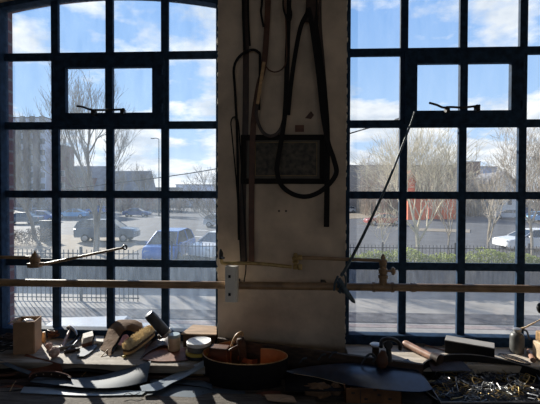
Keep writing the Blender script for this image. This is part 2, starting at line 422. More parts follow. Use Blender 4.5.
# thin pipe between brass valve on the pier and this valve
o = pipe('gas_pipe', [at_y(298, 257.5, YP), at_y(381, 260.5, YP)], .0095, PIPEM, '')
tag(o, 'thin tan pipe from the brass valve on the pier to the right window valve', 'pipe')
bv = thing('brass_valve', at_y(296, 268, YP), 'small brass valve at the middle of the pier', 'valve')
c = at_y(295.5, 269, YP)
MB().lathe(c, [(.013, 0), (.014, .02), (.010, .024), (.010, .03), (.017, .032), (.018, .042), (.012, .046), (.019, .05), (.020, .063), (.012, .067), (.013, .075), (.006, .085)], 16).build('valve_body', BRASS, bv, True)
MB().box(at_y(300, 267, YP-.01), (.022, .02, .03), bev=.004).build('valve_tap', BRASS, bv)
MB().lathe(at_y(298, 257.6, YP), [(.012, 0), (.014, .004), (.014, .02), (.010, .022)], 12, (1, 0, 0)).build('union_nut', BRASS, bv, True)
# lower thin pipe to elbow and left gland
o = MB().tube(cr([at_y(221, 258, 2.06), at_y(222, 262.5, 2.06), at_y(227, 263, 2.06), at_y(258, 263.6, YP), at_y(292, 267, YP)], 6), .009, 12).build('gas_pipe', BRASS, None, True)
tag(o, 'short thin brass pipe curving up at the left edge of the pier', 'pipe')
g = thing('pipe_tap', at_y(221, 255, 2.06), 'dark tap lever on the elbow at the left edge of the pier', 'tap')
MB().tube([at_y(221, 259, 2.06), at_y(221, 253, 2.06), at_y(220.5, 249, 2.06)], [.011, .012, .004], 12).build('tap_body', IRON, g, True)
MB().tube([at_y(221, 257, 2.06), at_y(224, 258, 2.03)], .006, 8).build('tap_lever', DSTEEL, g, True)
# left gas bracket
o = pipe('gas_pipe', [at_y(-40, 257, YP), at_y(31, 257.5, YP)], .009, PIPEM, '')
tag(o, 'thin pipe entering from the left edge to the bracket valve', 'pipe')
gb = thing('gas_bracket', at_y(35, 267, YP), 'swivel gas bracket with long arm and ringed end in the left window', 'gas bracket')
c = at_y(35, 267.5, YP)
MB().lathe(c, [(.014, 0), (.030, .002), (.030, .022), (.024, .026), (.026, .040), (.028, .055), (.018, .064), (.014, .075), (.006, .082), (.002, .094)], 16).build('bracket_body', PIPEM, gb, True)
MB().box(at_y(35, 265, YP), (.062, .045, .025), bev=.004).build('bracket_block', PIPEM, gb)
MB().tube([at_y(41, 264, YP), at_y(48, 264, YP)], [.010, .008], 10).build('arm_joint', PIPEM, gb, True)
MB().tube([at_y(44, 264, YP), at_y(50, 263, YP), at_y(123, 247.8, YP-.02)], [.008, .008, .0065], 10).build('bracket_arm', PIPEM, gb, True)
e = at_y(124.8, 247.3, YP-.02)
MB().tube([e+V(.010*math.cos(t), 0, .010*math.sin(t)) for t in [i*math.pi/6 for i in range(13)]], .005, 8).build('arm_ring', DSTEEL, gb, True)
# junction box
jb = thing('junction_box', at_y(231, 300, 2.03), 'white plastic junction box clipped onto the pipe at the left of the pier', 'junction box')
A = at_y(231.5, 283.5, 2.03)
bx = MB().box(A, (.058, .05, .188), rotz(-.14), .005).build('box_body', WHITEP, jb)
MB().box(A+V(.004, .0, 0), (.062, .03, .19), rotz(-.14), .003).build('box_rim', WHITEP, jb)
for yy in (276.5, 294.5): part(MB().box(at_y(229.5, yy, 2.0), (.012, .006, .014)).build('screw_recess', IRON, bx), 'dark screw recess')

# ---------------------------------------------------------------- framed picture
YW = 2.2
A, B = at_y(241, 135, YW-.012), at_y(325, 184, YW-.012)
pf = thing('framed_picture', V((A.x+B.x)/2, YW, B.z), 'dark framed old engraving hanging on the pier behind the straps', 'picture')
def frame_mb(a, b, t, d, y):
    m_ = MB(); cx, cz = (a.x+b.x)/2, (a.z+b.z)/2; w, h = b.x-a.x, a.z-b.z
    for s in (-1, 1):
        m_.box((cx, y, cz+s*(h-t)/2), (w, d, t), bev=.002); m_.box((cx+s*(w-t)/2, y, cz), (t, d, h-2*t), bev=.002)
    return m_
frame_mb(A, B, .03, .022, YW-.011).build('picture_frame', mat('dark_frame_wood', (.010, .009, .009), .7, spec=.2), pf)
MB().box(((A.x+B.x)/2, YW-.005, (A.z+B.z)/2), (B.x-A.x-.05, .006, A.z-B.z-.05)).build('picture_mount', MOUNT, pf)
a2, b2 = at_y(255, 142, YW-.01), at_y(317, 176, YW-.01)
frame_mb(a2, b2, .004, .003, YW-.0095).build('gilt_border', GOLDF, pf)
MB().box(((a2.x+b2.x)/2, YW-.0085, (a2.z+b2.z)/2), (b2.x-a2.x-.012, .002, a2.z-b2.z-.012)).build('picture_print', ENGR, pf)
o = MB().box(at_y(299.5, 128.5, YW-.003), (.05, .005, .038), bev=.001).build('wall_tag', REDW); tag(o, 'small red-brown patch fixed on the pier just above the picture frame', 'tag')
o = MB().prism([at_y(305, 118, YW-.004), at_y(311, 111, YW-.004), at_y(314, 115, YW-.004), at_y(311, 119, YW-.004)], (0, .0035, 0)).build('leather_offcut', BRNL); tag(o, 'tiny triangular leather offcut pinned on the pier above the picture', 'offcut')

# ---------------------------------------------------------------- straps on the pier
rail = thing('hanging_rail', (0, 2.16, EYE+1.34), 'wooden rail high on the pier from which the straps hang', 'rail')
MB().box((-.035, 2.19, EYE+1.36), (.66, .02, .07), bev=.004).build('rail_board', DARKW, rail)
for px in (236, 244, 262, 268, 290, 313, 326):
    x = at_y(px, 0, 2.15).x; MB().tube([(x, 2.185, EYE+1.35), (x, 2.13, EYE+1.35), (x, 2.125, EYE+1.37)], .005, 8).build('hook', IRON, rail, True)
def topz(p): return Vector((p.x, p.y, EYE+1.35))
def strap(name, pts, w, th, m, label, Y=2.165, up=False, edge=False, n=6, hook=None):
    P = [at_y(x, y, Y) for x, y in pts]
    if up or pts[0][1] == 0: P = [topz(P[0])] + P
    if pts[-1][1] == 0: P = P + [topz(P[-1])]
    Q = cr(P, n)
    mb = MB()
    if edge: mb.ribbon(Q, w, th, V(0, 1, 0))      # turned edge on
    else: mb.ribbon(Q, w, th)
    o = mb.build(name, m, None, True); tag(o, label, 'strap', 'leather straps hanging on the pier'); return o
strap('leather_strap', [(268, 0), (264.5, 60), (258, 90), (253, 130), (251.5, 200), (251.5, 262)], .032, .004, BRNL, 'long straight brown strap hanging left of centre down to the thin brass pipe', 2.178, True)
tip = strap('leather_strap', [(264, 62), (262, 75), (257.5, 104)], .017, .006, TAN, 'short pale strap end catching the light left of centre on the pier', 2.12)  # sunlit stretch of the brown strap, the light put into the tan colour
loop = strap('leather_strap', [(257.5, 103), (256.5, 116), (262, 131), (271, 136), (280, 130), (285, 112), (287.5, 80), (288.5, 40), (288, 0)], .018, .005, DBRN, 'brown strap looping below the lit strap end, above the picture corner', 2.15)
tip.name = 'strap_tip'; tip.parent = loop; tip['label'] = 'pale strap end catching the light'
for _k in ('category', 'group'): del tip[_k]
strap('leather_strap', [(264.5, 64), (269, 70), (276, 72), (283, 68), (286.5, 58), (286, 30), (285, 0)], .007, .004, BRNL, 'narrow brown strap curling in a small loop beside the lit strap end', 2.14)
strap('leather_strap', [(262, 0), (261, 12), (263.5, 27)], .012, .006, BLKM, 'short black strap tip at the top left of the hanging bunch', 2.15, True)
strap('leather_strap', [(283, 0), (285, 14), (289.5, 21), (291.5, 14), (290, 0)], .010, .005, BLKM, 'small black loop at the top middle of the pier', 2.13, True)
strap('leather_strap', [(243, 0), (243.5, 25), (244.5, 50)], .014, .004, BLKM, 'short black strap hanging at the top left of the pier', 2.17, True)
strap('leather_strap', [(248, 0), (248.5, 20), (250, 46)], .009, .004, BLKM, 'thin black strap beside the short black one at top left', 2.172, True)
strap('leather_strap', [(239, 240), (238, 180), (237, 130), (235, 90), (234, 68), (240, 56), (251, 50), (258, 52), (260, 60), (259, 110)], .014, .005, BLKM, 'black bridle strap arching over at the upper left of the pier', 2.168)
strap('leather_strap', [(241, 262), (237, 190), (232, 135), (231, 122), (234, 117), (238, 121), (240, 145), (243.5, 200), (246, 262), (244, 282)], .007, .005, BLKM, 'very thin black looped lace reaching below the brass pipe on the left', 2.155)
strap('leather_strap', [(289, 0), (287, 60), (285.5, 105), (283, 130), (278, 160), (277, 172), (282, 186), (295, 195), (310, 196), (325, 188), (336, 174), (334, 160), (328, 142), (323, 115), (318, 70), (311, 20), (308, 8)], .026, .006, BLKM, 'large black rein looping across the right of the picture to the pier edge', 2.15)
strap('leather_strap', [(311, 0), (310, 14), (309, 22)], .055, .008, DBRN, 'broad dark brown strap end at top right of the pier', 2.165, True)
strap('leather_strap', [(308, 12), (301, 26), (296, 50), (291.5, 80), (288, 115)], .024, .006, BLKM, 'black strap slanting left from the broad brown strap end', 2.16)
strap('leather_strap', [(315, 16), (319, 50), (324, 90), (327, 130), (327, 180), (326.5, 227)], .030, .006, BLKM, 'long straight black strap hanging down past the right of the picture', 2.172, True)
b = MB().tube([at_y(335.5, 173, 2.15)+V(.012*math.cos(t), 0, .012*math.sin(t)) for t in [i*math.pi/6 for i in range(13)]], .0028, 8).build('metal_ring', STEEL, None, True)
tag(b, 'small steel ring on the black rein by the right edge of the pier', 'ring')

strap('leather_strap', [(246, 48), (245.5, 120), (243, 200), (244, 262)], .034, .004, DBRN, 'wide very dark strap hanging straight behind the bridle strap, left of the picture', 2.19, True)
strap('leather_strap', [(320, 18), (323, 60), (326, 100), (328, 150)], .018, .004, DBRN, 'second dark strap beside the long straight one at the right of the picture', 2.185, True)
for _i, (px, py) in enumerate(((250, 50), (234, 117))):
    struct(MB().tube([at_y(px, py+1, 2.2), at_y(px, py, 2.145)], .004, 8).build('trim_%d' % (3+_i), IRON))
# cord hanging from the right casement and knotted on the pipe
cd = thing('plaited_cord', at_y(344, 284, 2.03), 'blue-black plaited cord from the right casement down to a knot on the pipe', 'cord')
MB().tube(cr([at_y(414.5, 112, 2.26), at_y(411.5, 122, 2.24), at_y(400, 152, 2.2), at_y(385, 189, 2.14), at_y(362, 238, 2.06), at_y(346, 268, 2.03), at_y(341, 276, 2.03)], 5),
          [.0045+.0035*min(1, i/22) for i in range(31)], 8).build('cord_line', CORD, cd, True)
mb = MB(); kc = along(340)
mb.tube([kc+V(.004*math.sin(3*t)+(t-6)*.0028, -.029*math.cos(t), .029*math.sin(t)) for t in [i*.35 for i in range(36)]], .0075, 8)
mb.build('knot', CORD, cd, True)
MB().tube(cr([at_y(339, 278, 2.02), at_y(344, 288, 2.01), at_y(350, 297, 2.0), at_y(355, 303, 2.0)], 4), [.008, .010, .012, .013, .0135, .014, .014, .014, .013, .012, .011, .009, .003], 8).build('cord_tail', CORD, cd, True)
MB().tube(cr([at_y(338, 276, 2.02), at_y(335, 283, 2.01), at_y(334, 291, 2.01)], 4), [.006]*8+[.003], 8).build('cord_tail', CORD, cd, True)
MB().tube(cr([at_y(341, 273, 2.02), at_y(345, 276, 2.01), at_y(346, 284, 2.01), at_y(344, 290, 2.01)], 4), .005, 8).build('cord_loop', CORD, cd, True)

# ================================================================ things on the left sill
zs = EYE+SILL
# cardboard box, open at the top
P0 = onsill(34, 353.5); ax = (onsill(41.3, 347)-P0); ax.z = 0
_w = onsill(14, 354.3)-P0; _d = onsill(41, 346.5)-P0; u = _w.normalized(); v = _d.normalized()
Wb, Db, Hb = _w.length, _d.length, .176; t = .004
cb = thing('cardboard_box', P0, 'small open brown cardboard box standing at the left end of the sill', 'box')
def wall(a, b): 
    n = (b-a).normalized().cross(V(0, 0, 1))*t
    return MB().prism([a, b, b+n, a+n], (0, 0, Hb))
c0 = P0; c1 = P0+u*Wb; c2 = c1+v*Db; c3 = P0+v*Db
wall(c1, c0).build('front_panel', CARD, cb); wall(c0, c3).build('side_panel', CARD, cb); wall(c3, c2).build('back_panel', CARD, cb); wall(c2, c1).build('side_panel', CARD, cb)
MB().prism([c0, c1, c2, c3], (0, 0, .004)).build('base_panel', CARD, cb)
m = c0.lerp(c1, .47); part(MB().prism([m+V(0, -.0012, 0), m+V(.003, -.0012, 0), m+V(.003, .001, 0), m+V(0, .001, 0)], (0, 0, Hb)).build('crease', REDW, cb), 'dark vertical crease')
fl = MB().prism([c1+V(0, 0, Hb), c2+V(0, 0, Hb), c2+V(-.03, 0, Hb-.006), c1+V(-.03, -.004, Hb-.006)], (0, 0, -.002)).build('flap', CARD, cb)
o = MB().blob((c0+c2)/2+V(0, 0, Hb-.028), .034, 2, (1.1, 1, .9), .08).build('paper_ball', WHITE, None, True); tag(o, 'crumpled white paper poking out of the cardboard box', 'paper')
MB().blob((c0+c2)/2+V(0, 0, Hb-.05-.034), .03, 1).b.free()
tag(MB().prism([c0+u*.03+v*.03+V(0, 0, .005), c0+u*.08+v*.03+V(0, 0, .005), c0+u*.08+v*.07+V(0, 0, .005), c0+u*.03+v*.07+V(0, 0, .005)], (0, 0, Hb-.064)).build('paper_stack', WHITE), 'white papers standing inside the cardboard box', 'paper')
# wooden peg behind box
p = onsill(44, 342); o = MB().lathe(p+V(0, 0, 0), [(.010, 0), (.012, .01), (.010, .055), (.007, .06)], 12).build('wooden_peg', TAN, None, True); tag(o, 'short upright wooden peg on the sill just right of the cardboard box', 'peg')
# coils of dark thong in the left corner
for k, (px, py, rr, lab) in enumerate([(8, 343, .055, 'smaller tangled dark thong coil left of the cardboard box'), (4, 351, .07, 'larger dark thong coil at the front left corner of the sill'), (54, 338, .04, 'small tangled coil of brown thong behind the thread balls')]):
    c = onsill(px, py) if k != 1 else onsill(px, py)
    r = random.Random(k); pts = []
    for i in range(70):
        a = i*.55; q = rr*(.55+.45*r.random()); pts.append(c+V(q*math.cos(a), q*.6*math.sin(a), .006+.0006*i+r.random()*.008))
    o = MB().tube(cr(pts, 2), .0035, 6).build('thong_coil', [DBRN, IRON, BRNL][k], None, True); tag(o, lab, 'leather thong')
for k, (px, py, s, lab) in enumerate([(49, 349, .017, 'smaller pinkish ball of waxed thread on the left sill'), (54.3, 357, .026, 'larger pinkish ball of waxed thread near the left sill edge')]):
    c = onsill(px, py)+V(0, 0, s); mb = MB().blob(c, s*.97, 3); 
    r = random.Random(k+5)
    for j in range(14):
        ax_ = Vector((r.uniform(-1, 1), r.uniform(-1, 1), r.uniform(-1, 1))).normalized(); e1 = ax_.orthogonal().normalized(); e2 = ax_.cross(e1)
        mb.tube([c+(e1*math.cos(a)+e2*math.sin(a))*s*1.0 for a in [i*math.pi/10 for i in range(21)]], .0022, 5)
    o = mb.build('thread_ball', THREAD, None, True); tag(o, lab, 'ball of thread', 'balls of thread on the left sill')
# scrap tray/pile behind : pliers, hammer, awls
pl = thing('pliers', onsill(76, 343), 'dark steel pliers lying across the left sill', 'pliers')
def sp(px, py, dz=0): p = onsill(px, py); p.z += dz; return p
MB().tube(cr([sp(66, 347, .006), sp(73, 343, .012), sp(80, 337, .02), sp(86, 333, .022), sp(89, 331.5, .022)], 4), [.006]*8+[.007]*4+[.011]*3+[.006]*2, 8).build('pliers_arm', DSTEEL, pl, True)
MB().tube(cr([sp(68, 351, .006), sp(76, 345, .014), sp(82, 338, .024), sp(87, 335, .024), sp(90, 333, .02)], 4), [.006]*8+[.007]*4+[.011]*3+[.006]*2, 8).build('pliers_arm', DSTEEL, pl, True)
MB().lathe(sp(84, 337, .02), [(.012, 0), (.014, .006), (.012, .016)], 14).build('pivot', STEEL, pl, True)
hm = thing('hammer', onsill(71, 340), 'small hammer with grey head resting against the left window frame', 'hammer')
MB().tube([sp(62, 349, .010), sp(70, 338, .05)], [.010, .007], 10).build('hammer_handle', PINKW, hm, True)
MB().tube(cr([sp(66.5, 337, .055), sp(70, 337, .062), sp(75, 339, .05), sp(77, 341, .035)], 4), [.006, .008, .010, .012, .012, .012, .011, .010, .009, .008, .007, .006, .004], 8).build('hammer_head', STEEL, hm, True)
aw = thing('awl', onsill(68, 350), 'grey handled awl lying left of the half-moon knife', 'awl')
MB().tube(cr([sp(58, 351, .010), sp(62, 350, .011), sp(72, 348.5, .011), sp(77, 347.5, .010)], 4), [.006, .009, .011, .011, .010, .010, .011, .012, .012, .011, .009, .006, .004], 12).build('awl_handle', OILCAN, aw, True)
MB().tube([sp(77, 347.5, .010), sp(83, 347, .010)], [.003, .001], 6).build('awl_point', STEEL, aw, True)
hk = thing('half_moon_knife', onsill(86, 352), 'half-moon leather knife with dull steel blade on the left sill', 'knife')
ol = [(75, 349.2), (81, 349.8), (88, 348.5), (93, 346.5), (97.6, 345.7), (96.5, 348.5), (93.5, 351.5), (88.5, 355.5), (84, 358), (80, 358), (76.6, 357.3), (79.5, 355.4), (80.5, 353), (79, 351), (76, 350.2)]
MB().prism([sp(x, y, .010) for x, y in ol], (0, 0, -.004)).build('blade', DSTEEL, hk)
MB().tube([sp(80, 350.5, .008), sp(74, 352, .010), sp(64, 354, .010)], [.006, .010, .011], 12).build('handle', DARKW, hk, True)
bl = thing('sharpening_block', onsill(86, 347), 'block with a white top and reddish side standing on the left sill', 'block')
q = [sp(82, 348), sp(92, 345), sp(91, 340), sp(81.5, 343)]
MB().prism(q, (0, 0, .022)).build('block_base', REDL, bl)
MB().prism([p+V(0, 0, .022) for p in q], (.004, .01, .030)).build('block_top', PALEST, bl)
q = [sp(93.5, 345), sp(103, 346), sp(104, 340), sp(95, 339)]
o = MB().prism(q, (0, .003, .024)).build('pale_stone', PALEST); tag(o, 'low whitish stone right of the red-sided block', 'stone')
# sticks at the back
for k, (a, b, rr, m_, lab) in enumerate([((46, 340), (66, 333), .005, PINKW, 'thin wooden stick behind the thread balls near the glass'), ((86, 336), (104, 331), .007, PALEST, 'pale stick along the window frame behind the white stones'), ((90, 339), (110, 333), .009, DBRN, 'dark brown rod lying behind the pale stone'),
      ((18, 347), (40, 342), .006, DARKW, 'dark stick hidden partly behind the cardboard box')]):
    o = MB().tube([sp(*a, rr+.001), sp(*b, rr+.001)], rr, 8).build('wooden_stick', m_, None, True); tag(o, lab, 'stick')
# worn pouch, open towards the brush
back = [sp(100, 349, .004), sp(106, 339, .035), sp(113, 336, .085), sp(124, 336, .103), sp(134, 336, .10), sp(142, 338, .095)]
midd = [sp(104, 352, .004), sp(109, 344, .045), sp(116, 343, .095), sp(126, 341, .108), sp(136, 341, .100), sp(143, 342, .070)]
frnt = [sp(110, 357, .004), sp(113, 352, .032), sp(118, 350, .058), sp(122, 346, .078), sp(130, 344, .085), sp(141, 345, .045)]
rows = [resample(x, 22) for x in ([sp(104, 344, .002), sp(110, 337, .02), sp(116, 334, .05), sp(126, 334, .07), sp(134, 334, .06), sp(140, 336, .05)], back, midd, frnt)]
rr = []
for j in range(22):
    cl = cr([rows[i][j] for i in range(4)], 4); rr.append(cl)
for i, row in enumerate(rr):
    for j, p in enumerate(row): p.z += .004*math.sin(i*1.3)*math.sin(j*.9)
o = MB().grid(rr, .005, (0, .3, -1)).build('leather_pouch', POUCH, None, True); tag(o, 'crumpled brown leather pouch gaping open behind the scrubbing brush', 'pouch')
# brush
B0, B1 = sp(125, 356, .0), sp(153, 341, .0); dd = (B1-B0); dd.z = 0; dn = dd.normalized(); sd = V(-dn.y, dn.x, 0)
br = thing('scrubbing_brush', (B0+B1)/2, 'wooden scrubbing brush with golden bristles turned upwards on the sill', 'brush')
def bout(w, z):
    out = []
    for s in range(24):
        a = 2*math.pi*s/24; ca, sa = math.cos(a), math.sin(a)
        out.append((B0+B1)/2 + dn*(dd.length/2)*math.copysign(abs(ca)**.55, ca) + sd*w*math.copysign(abs(sa)**.7, sa) + V(0, 0, z))
    return out
up = V(0, 0, .014)
tl = Vector((dn.x, dn.y, .22)).normalized()
def tilt(p): q = p-B0; return p + V(0, 0, .16*q.dot(dn))
MB().prism([tilt(p) for p in bout(.034, .006)], up).build('brush_back', TAN, br)
MB().prism([tilt(p) for p in bout(.036, .021)], up*.8).build('brush_block', DARKW, br)
mb = MB(); r = random.Random(11)
for i in range(2600):
    a = r.uniform(-.97, .97); c_ = r.uniform(-1, 1); p = (B0+B1)/2+dn*a*dd.length/2+sd*c_*.031*(1-abs(a)**6*.5)+V(0, 0, .031); p = tilt(p)
    h = r.uniform(.022, .034); w = r.uniform(.0012, .002); lean = V(r.uniform(-.012, .012), r.uniform(-.012, .012), h)
    e = dn*w if r.random() < .5 else sd*w
    mb.quad(p-e, p+e, p+e*.6+lean, p-e*.6+lean)
o = mb.build('bristles', BRIST, br, fix=False); o['kind'] = 'stuff'
# pink wedge
q = [sp(118.5, 351), sp(123, 351.5), sp(127, 346), sp(124, 345)]
o = MB().prism([sp(118, 351, .035), sp(121.5, 350.5, .03), sp(127.5, 347, .062), sp(126, 345.5, .066), sp(123, 346, .062)], (.004, .014, -.008)).build('eraser', PINK); tag(o, 'pink rubber wedge stuck between the pouch and the brush', 'rubber')
o = MB().blob(sp(124, 358, .008), .010, 2, (1, .8, .7), .1).build('wax_lump', YEL, None, True); tag(o, 'tiny yellow wax lump at the foot of the brush', 'wax')
MBp = MB().tube([sp(112, 354, .006), sp(119, 347, .04)], [.006, .004], 8).build('dark_peg', IRON, None, True); tag(MBp, 'short black peg leaning in the mouth of the pouch', 'peg')
# long thin awl/needle over the edge
o = MB().tube(cr([sp(112, 347, .014), sp(104, 355, .008), onbench(82, 376, .03)], 4), [.0028]*5+[.0022]*4, 6).build('lacing_stick', TAN, None, True); tag(o, 'thin tan lace running from the pouch down over the sill edge', 'lace')
# leather under jar, purple scrap and dark cylinder
o = loft([sp(146, 346, .010), sp(160, 347, .010), sp(186, 350, .009), sp(191, 352, .008)], [sp(143, 361, .008), sp(160, 362.5, .007), sp(178, 362, .007), sp(188, 361, .007)], 14, 5, .004).build('leather_sheet', REDL, None, True); tag(o, 'flat russet leather offcut under the small wooden jar', 'leather')
o = loft([sp(153, 342, .012), sp(165, 340, .04), sp(176, 337, .055), sp(184, 336, .03)], [sp(140, 361, .013), sp(152, 353, .018), sp(164, 350, .03), sp(172, 352, .018)], 14, 6, .004, .004, 3).build('leather_scrap', DBRN, None, True); tag(o, 'curled purplish leather scrap beneath the leaning grey cylinder', 'leather')
tag(MB().box(sp(165, 341, .022), (.085, .05, .044), rotz(.2), .004).build('wood_block', DARKW), 'dark wooden block propping up the leather scrap', 'block')
cy = thing('leaning_cylinder', sp(160, 340, .05), 'dark grey metal cylinder leaning with its rounded end up', 'cylinder')
a_, b_ = at_y(149.5, 315, 2.12), at_y(167, 334, 2.16)
dd_ = (b_-a_).normalized(); Lc = (b_-a_).length
MB().lathe(a_, [(.010, -.012), (.022, -.009), (.028, 0), (.0295, .012), (.030, Lc*.5), (.0305, Lc-.012)], 20, dd_).build('cylinder_body', DSTEEL, cy, True)
MB().lathe(a_, [(.0315, Lc-.016), (.032, Lc), (.028, Lc+.004), (.012, Lc+.004)], 20, dd_).build('rim', STEEL, cy, True)
# small jar
c = sp(173.2, 353)
jr = thing('small_jar', c, 'small wooden jar with a pale blue lid standing on the russet leather', 'jar')
c = c+V(0, .02, .011)
MB().lathe(c, [(.031, 0), (.033, .003), (.033, .036), (.031, .038), (.033, .040), (.033, .072)], 24).build('jar_body', CREAM, jr, True)
MB().lathe(c, [(.0345, .072), (.0345, .084), (.031, .088), (.012, .088)], 24).build('jar_lid', mat('pale_blue_lid', (.34, .42, .46), .4), jr, True)
# tins
c = sp(199, 356)+V(0, .0, 0); c.y += .0
tn = thing('lidded_tin', c+V(0, 0, .034), 'round tin with a dusty white lid stacked on the yellow-edged tin', 'tin')
MB().lathe(c+V(0, 0, .036), [(.060, 0), (.062, .002), (.062, .030)], 32).build('tin_body', OILCAN, tn, True)
MB().lathe(c+V(0, 0, .066), [(.0655, 0), (.066, .002), (.066, .016), (.063, .0185), (.060, .0165), (.01, .0165)], 32).build('tin_lid', WHITE, tn, True)
tn = thing('flat_tin', c, 'flat tin with a yellow band under the white-lidded tin', 'tin')
MB().lathe(c+V(-.004, 0, 0), [(.064, 0), (.066, .002), (.066, .018)], 32).build('tin_body', DSTEEL, tn, True)
MB().lathe(c+V(-.004, 0, .018), [(.0675, 0), (.068, .002), (.068, .012), (.065, .0155), (.01, .0155)], 32).build('tin_lid', YEL, tn, True)
# board at back
q = [sp(181, 340), sp(219, 340.5), sp(219, 331), sp(192, 330.5)]
for p in q: pass
A0, A1, A2, A3 = at_y(181, 334.5, 2.19), at_y(216.5, 335.5, 2.19), at_y(216.5, 327, 2.30), at_y(193, 325.5, 2.30)
o = MB().box(((A0.x+A1.x)/2, 2.24, (zs+A0.z)/2), ((A1.x-A0.x)*.9, .08, A0.z-zs)).build('wood_block', DARKW); tag(o, 'dark block under the front of the pale board behind the tins', 'block')
o = MB().prism([A0, A1, A2, A3], (0, 0, .006)).build('pale_board', LIGHTW); tag(o, 'pale wooden board lit by the sun behind the white-lidded tin', 'board')
# red brown block & handle in front of pier
o = MB().box(onbench(220, 366, .07)+V(-.01, .055, 0), (.10, .06, .162), rotz(-.15), .006).build('wood_block', REDW); tag(o, 'dark red-brown block standing at the left foot of the pier', 'block')
hd = thing('bent_tool', at_y(240, 345, 2.02), 'bent wooden tool catching gold light behind the leather ring', 'tool')
MB().tube(cr([at_y(231, 347, 2.0), at_y(233.5, 341, 2.01), at_y(237, 335.5, 2.02), at_y(241.5, 333, 2.03), at_y(243, 336, 2.03)], 4),
    [.005, .006, .0065, .007, .008, .009, .009, .010, .010, .010, .010, .009, .009, .009, .008, .008, .004], 14).build('wooden_tip', TAN, hd, True)
MB().tube(cr([at_y(240, 338, 2.04), at_y(242, 346, 2.04), at_y(243, 356, 2.05), at_y(243, 370, 2.06)], 4), [.018, .022, .024, .024, .024, .022, .021, .02, .02, .02, .02, .02, .02], 14).build('tool_body', DARKW, hd, True)
MB().tube(cr([at_y(228, 352, 2.01), at_y(232, 349, 2.01), at_y(238, 346, 2.03)], 4), .007, 10).build('tool_arm', BRNL, hd, True)
o = MB().ribbon(cr([onbench(238, 358, .08), onbench(244, 360, .085), onbench(251, 362, .085), onbench(257, 361, .08)], 5), .022, .004, V(0, .3, 1)).build('leather_strip', REDL, None, True); tag(o, 'short russet leather strip inside the leather ring', 'leather')

# ================================================================ leather ring on the bench
def ringpt(px, py, Z): return at_z(px, py, Z)
top = [(232, 341.0, -.80), (224, 342.5, -.803), (214, 345.5, -.808), (206, 349, -.815), (203, 353, -.82), (206, 357.5, -.823), (216, 361.5, -.823), (230, 364, -.823), (245, 365, -.823), (262, 364.5, -.823), (277, 362, -.822), (286, 358.5, -.82), (287, 355, -.818), (282, 351.5, -.815), (273, 349.3, -.812), (261, 348.7, -.81)]
T = cr([at_z(x, y, z) for x, y, z in top], 5)
Bm = []
for p in T: q = p.copy(); q.z = EYE+BENCH+.004; Bm.append(q)
lr = thing('leather_ring', onbench(245, 380), 'stiff dark leather strap bent into a wide open ring on the bench', 'leather belt')
cen = V(-.21, 1.99, 0)
mb = MB(); rows = []
out_, inn_ = [], []
for p, q in zip(T, Bm):
    d_ = V(p.x-cen.x, p.y-cen.y, 0).normalized()*.0035
    col = [q+d_, q.lerp(p, .5)+d_*1.3, p+d_*.8, p+V(0, 0, .0015), p-d_*.8, q.lerp(p, .5)-d_*.7, q-d_]
    rows.append(col)
b_ = mb.b; VV = [[b_.verts.new(x) for x in col] for col in rows]
for i in range(len(VV)-1):
    for j in range(2): b_.faces.new((VV[i][j], VV[i+1][j], VV[i+1][j+1], VV[i][j+1]))
mb2 = MB(); rows2 = []
o1 = mb.build('outer_face', BLKM, lr, True, fix=True)
for p, q in zip(T, Bm):
    d_ = V(p.x-cen.x, p.y-cen.y, 0).normalized()*.003
    rows2.append([q-d_, q.lerp(p, .5)-d_, p-d_])
part(MB().grid(rows2, .0055, (0, 0, 0)).build('x', ORGL), '') if False else None
mb2 = MB(); b_ = mb2.b
VV = []
for (p, q) in zip(T, Bm):
    d_ = V(p.x-cen.x, p.y-cen.y, 0).normalized()
    VV.append([b_.verts.new(x) for x in (q-d_*.0028, p-d_*.0028, p+d_*.0026, q+d_*.0026)])
for i in range(len(VV)-1):
    for j in range(4): b_.faces.new((VV[i][j], VV[i][(j+1) % 4], VV[i+1][(j+1) % 4], VV[i+1][j]))
b_.faces.new(VV[0]); b_.faces.new(VV[-1][::-1])
part(mb2.build('inner_face', ORGL, lr, True, 50), 'orange-brown suede inner face')
E2 = [p+V(0, 0, .0005) for p in T]
part(MB().tube(E2, .0028, 6).build('top_edge', TAN, lr, True), 'tan cut edge')

# ================================================================ leather sheets on the bench, left
def zl(lst, dz): return [onbench(x, y, d) for (x, y, d) in [(a if len(a) == 3 else (*a, dz)) for a in lst]]
def sheet(A, B, dz, m_, name, label, th=.003, n=24, k=8, wave=.003, seed=1, droop=0):
    o = loft(zl(A, dz), zl(B, dz), n, k, th, wave, seed, droop).build(name, m_, None, True); tag(o, label, 'leather'); return o
sheet([(28, 377), (48, 377.5), (64, 378), (95, 376.5), (128, 368, .065), (151, 360.5, .10)], [(30, 381.5), (60, 385), (85, 387.5), (110, 387.8), (130, 385.5, .036), (147, 381, .045)], .036, BLUL, 'leather_sheet', 'large glossy blue-grey leather sheet tapering to a raised point on the right', seed=2)
sheet([(24, 386.5), (50, 387.5), (90, 389.5), (147, 390.5)], [(20, 392.5), (50, 394), (90, 395.5), (142, 394.5)], .020, LBLUL, 'leather_strip', 'pale blue-grey leather strip along the front under the big sheet', seed=3, wave=.001)
sheet([(140, 386, .04), (155, 382, .04), (167, 377, .042), (185, 369, .06), (203.5, 360.5, .108)], [(142, 391, .036), (158, 390, .036), (172, 383, .038), (188, 375.5, .05), (204, 366.5, .085)], .04, LBLUL, 'leather_strip', 'pale curved leather strip sweeping up to the leather ring', seed=4, wave=.001)
sheet([(140, 386.5), (160, 384), (185, 386), (225, 389), (245, 391)], [(138, 394.5), (165, 396), (200, 397.5), (245, 398)], .014, BLUL, 'punched_strap', 'dark blue-black strap with punched holes in front of the leather ring', seed=5, wave=.001)
mb = MB()
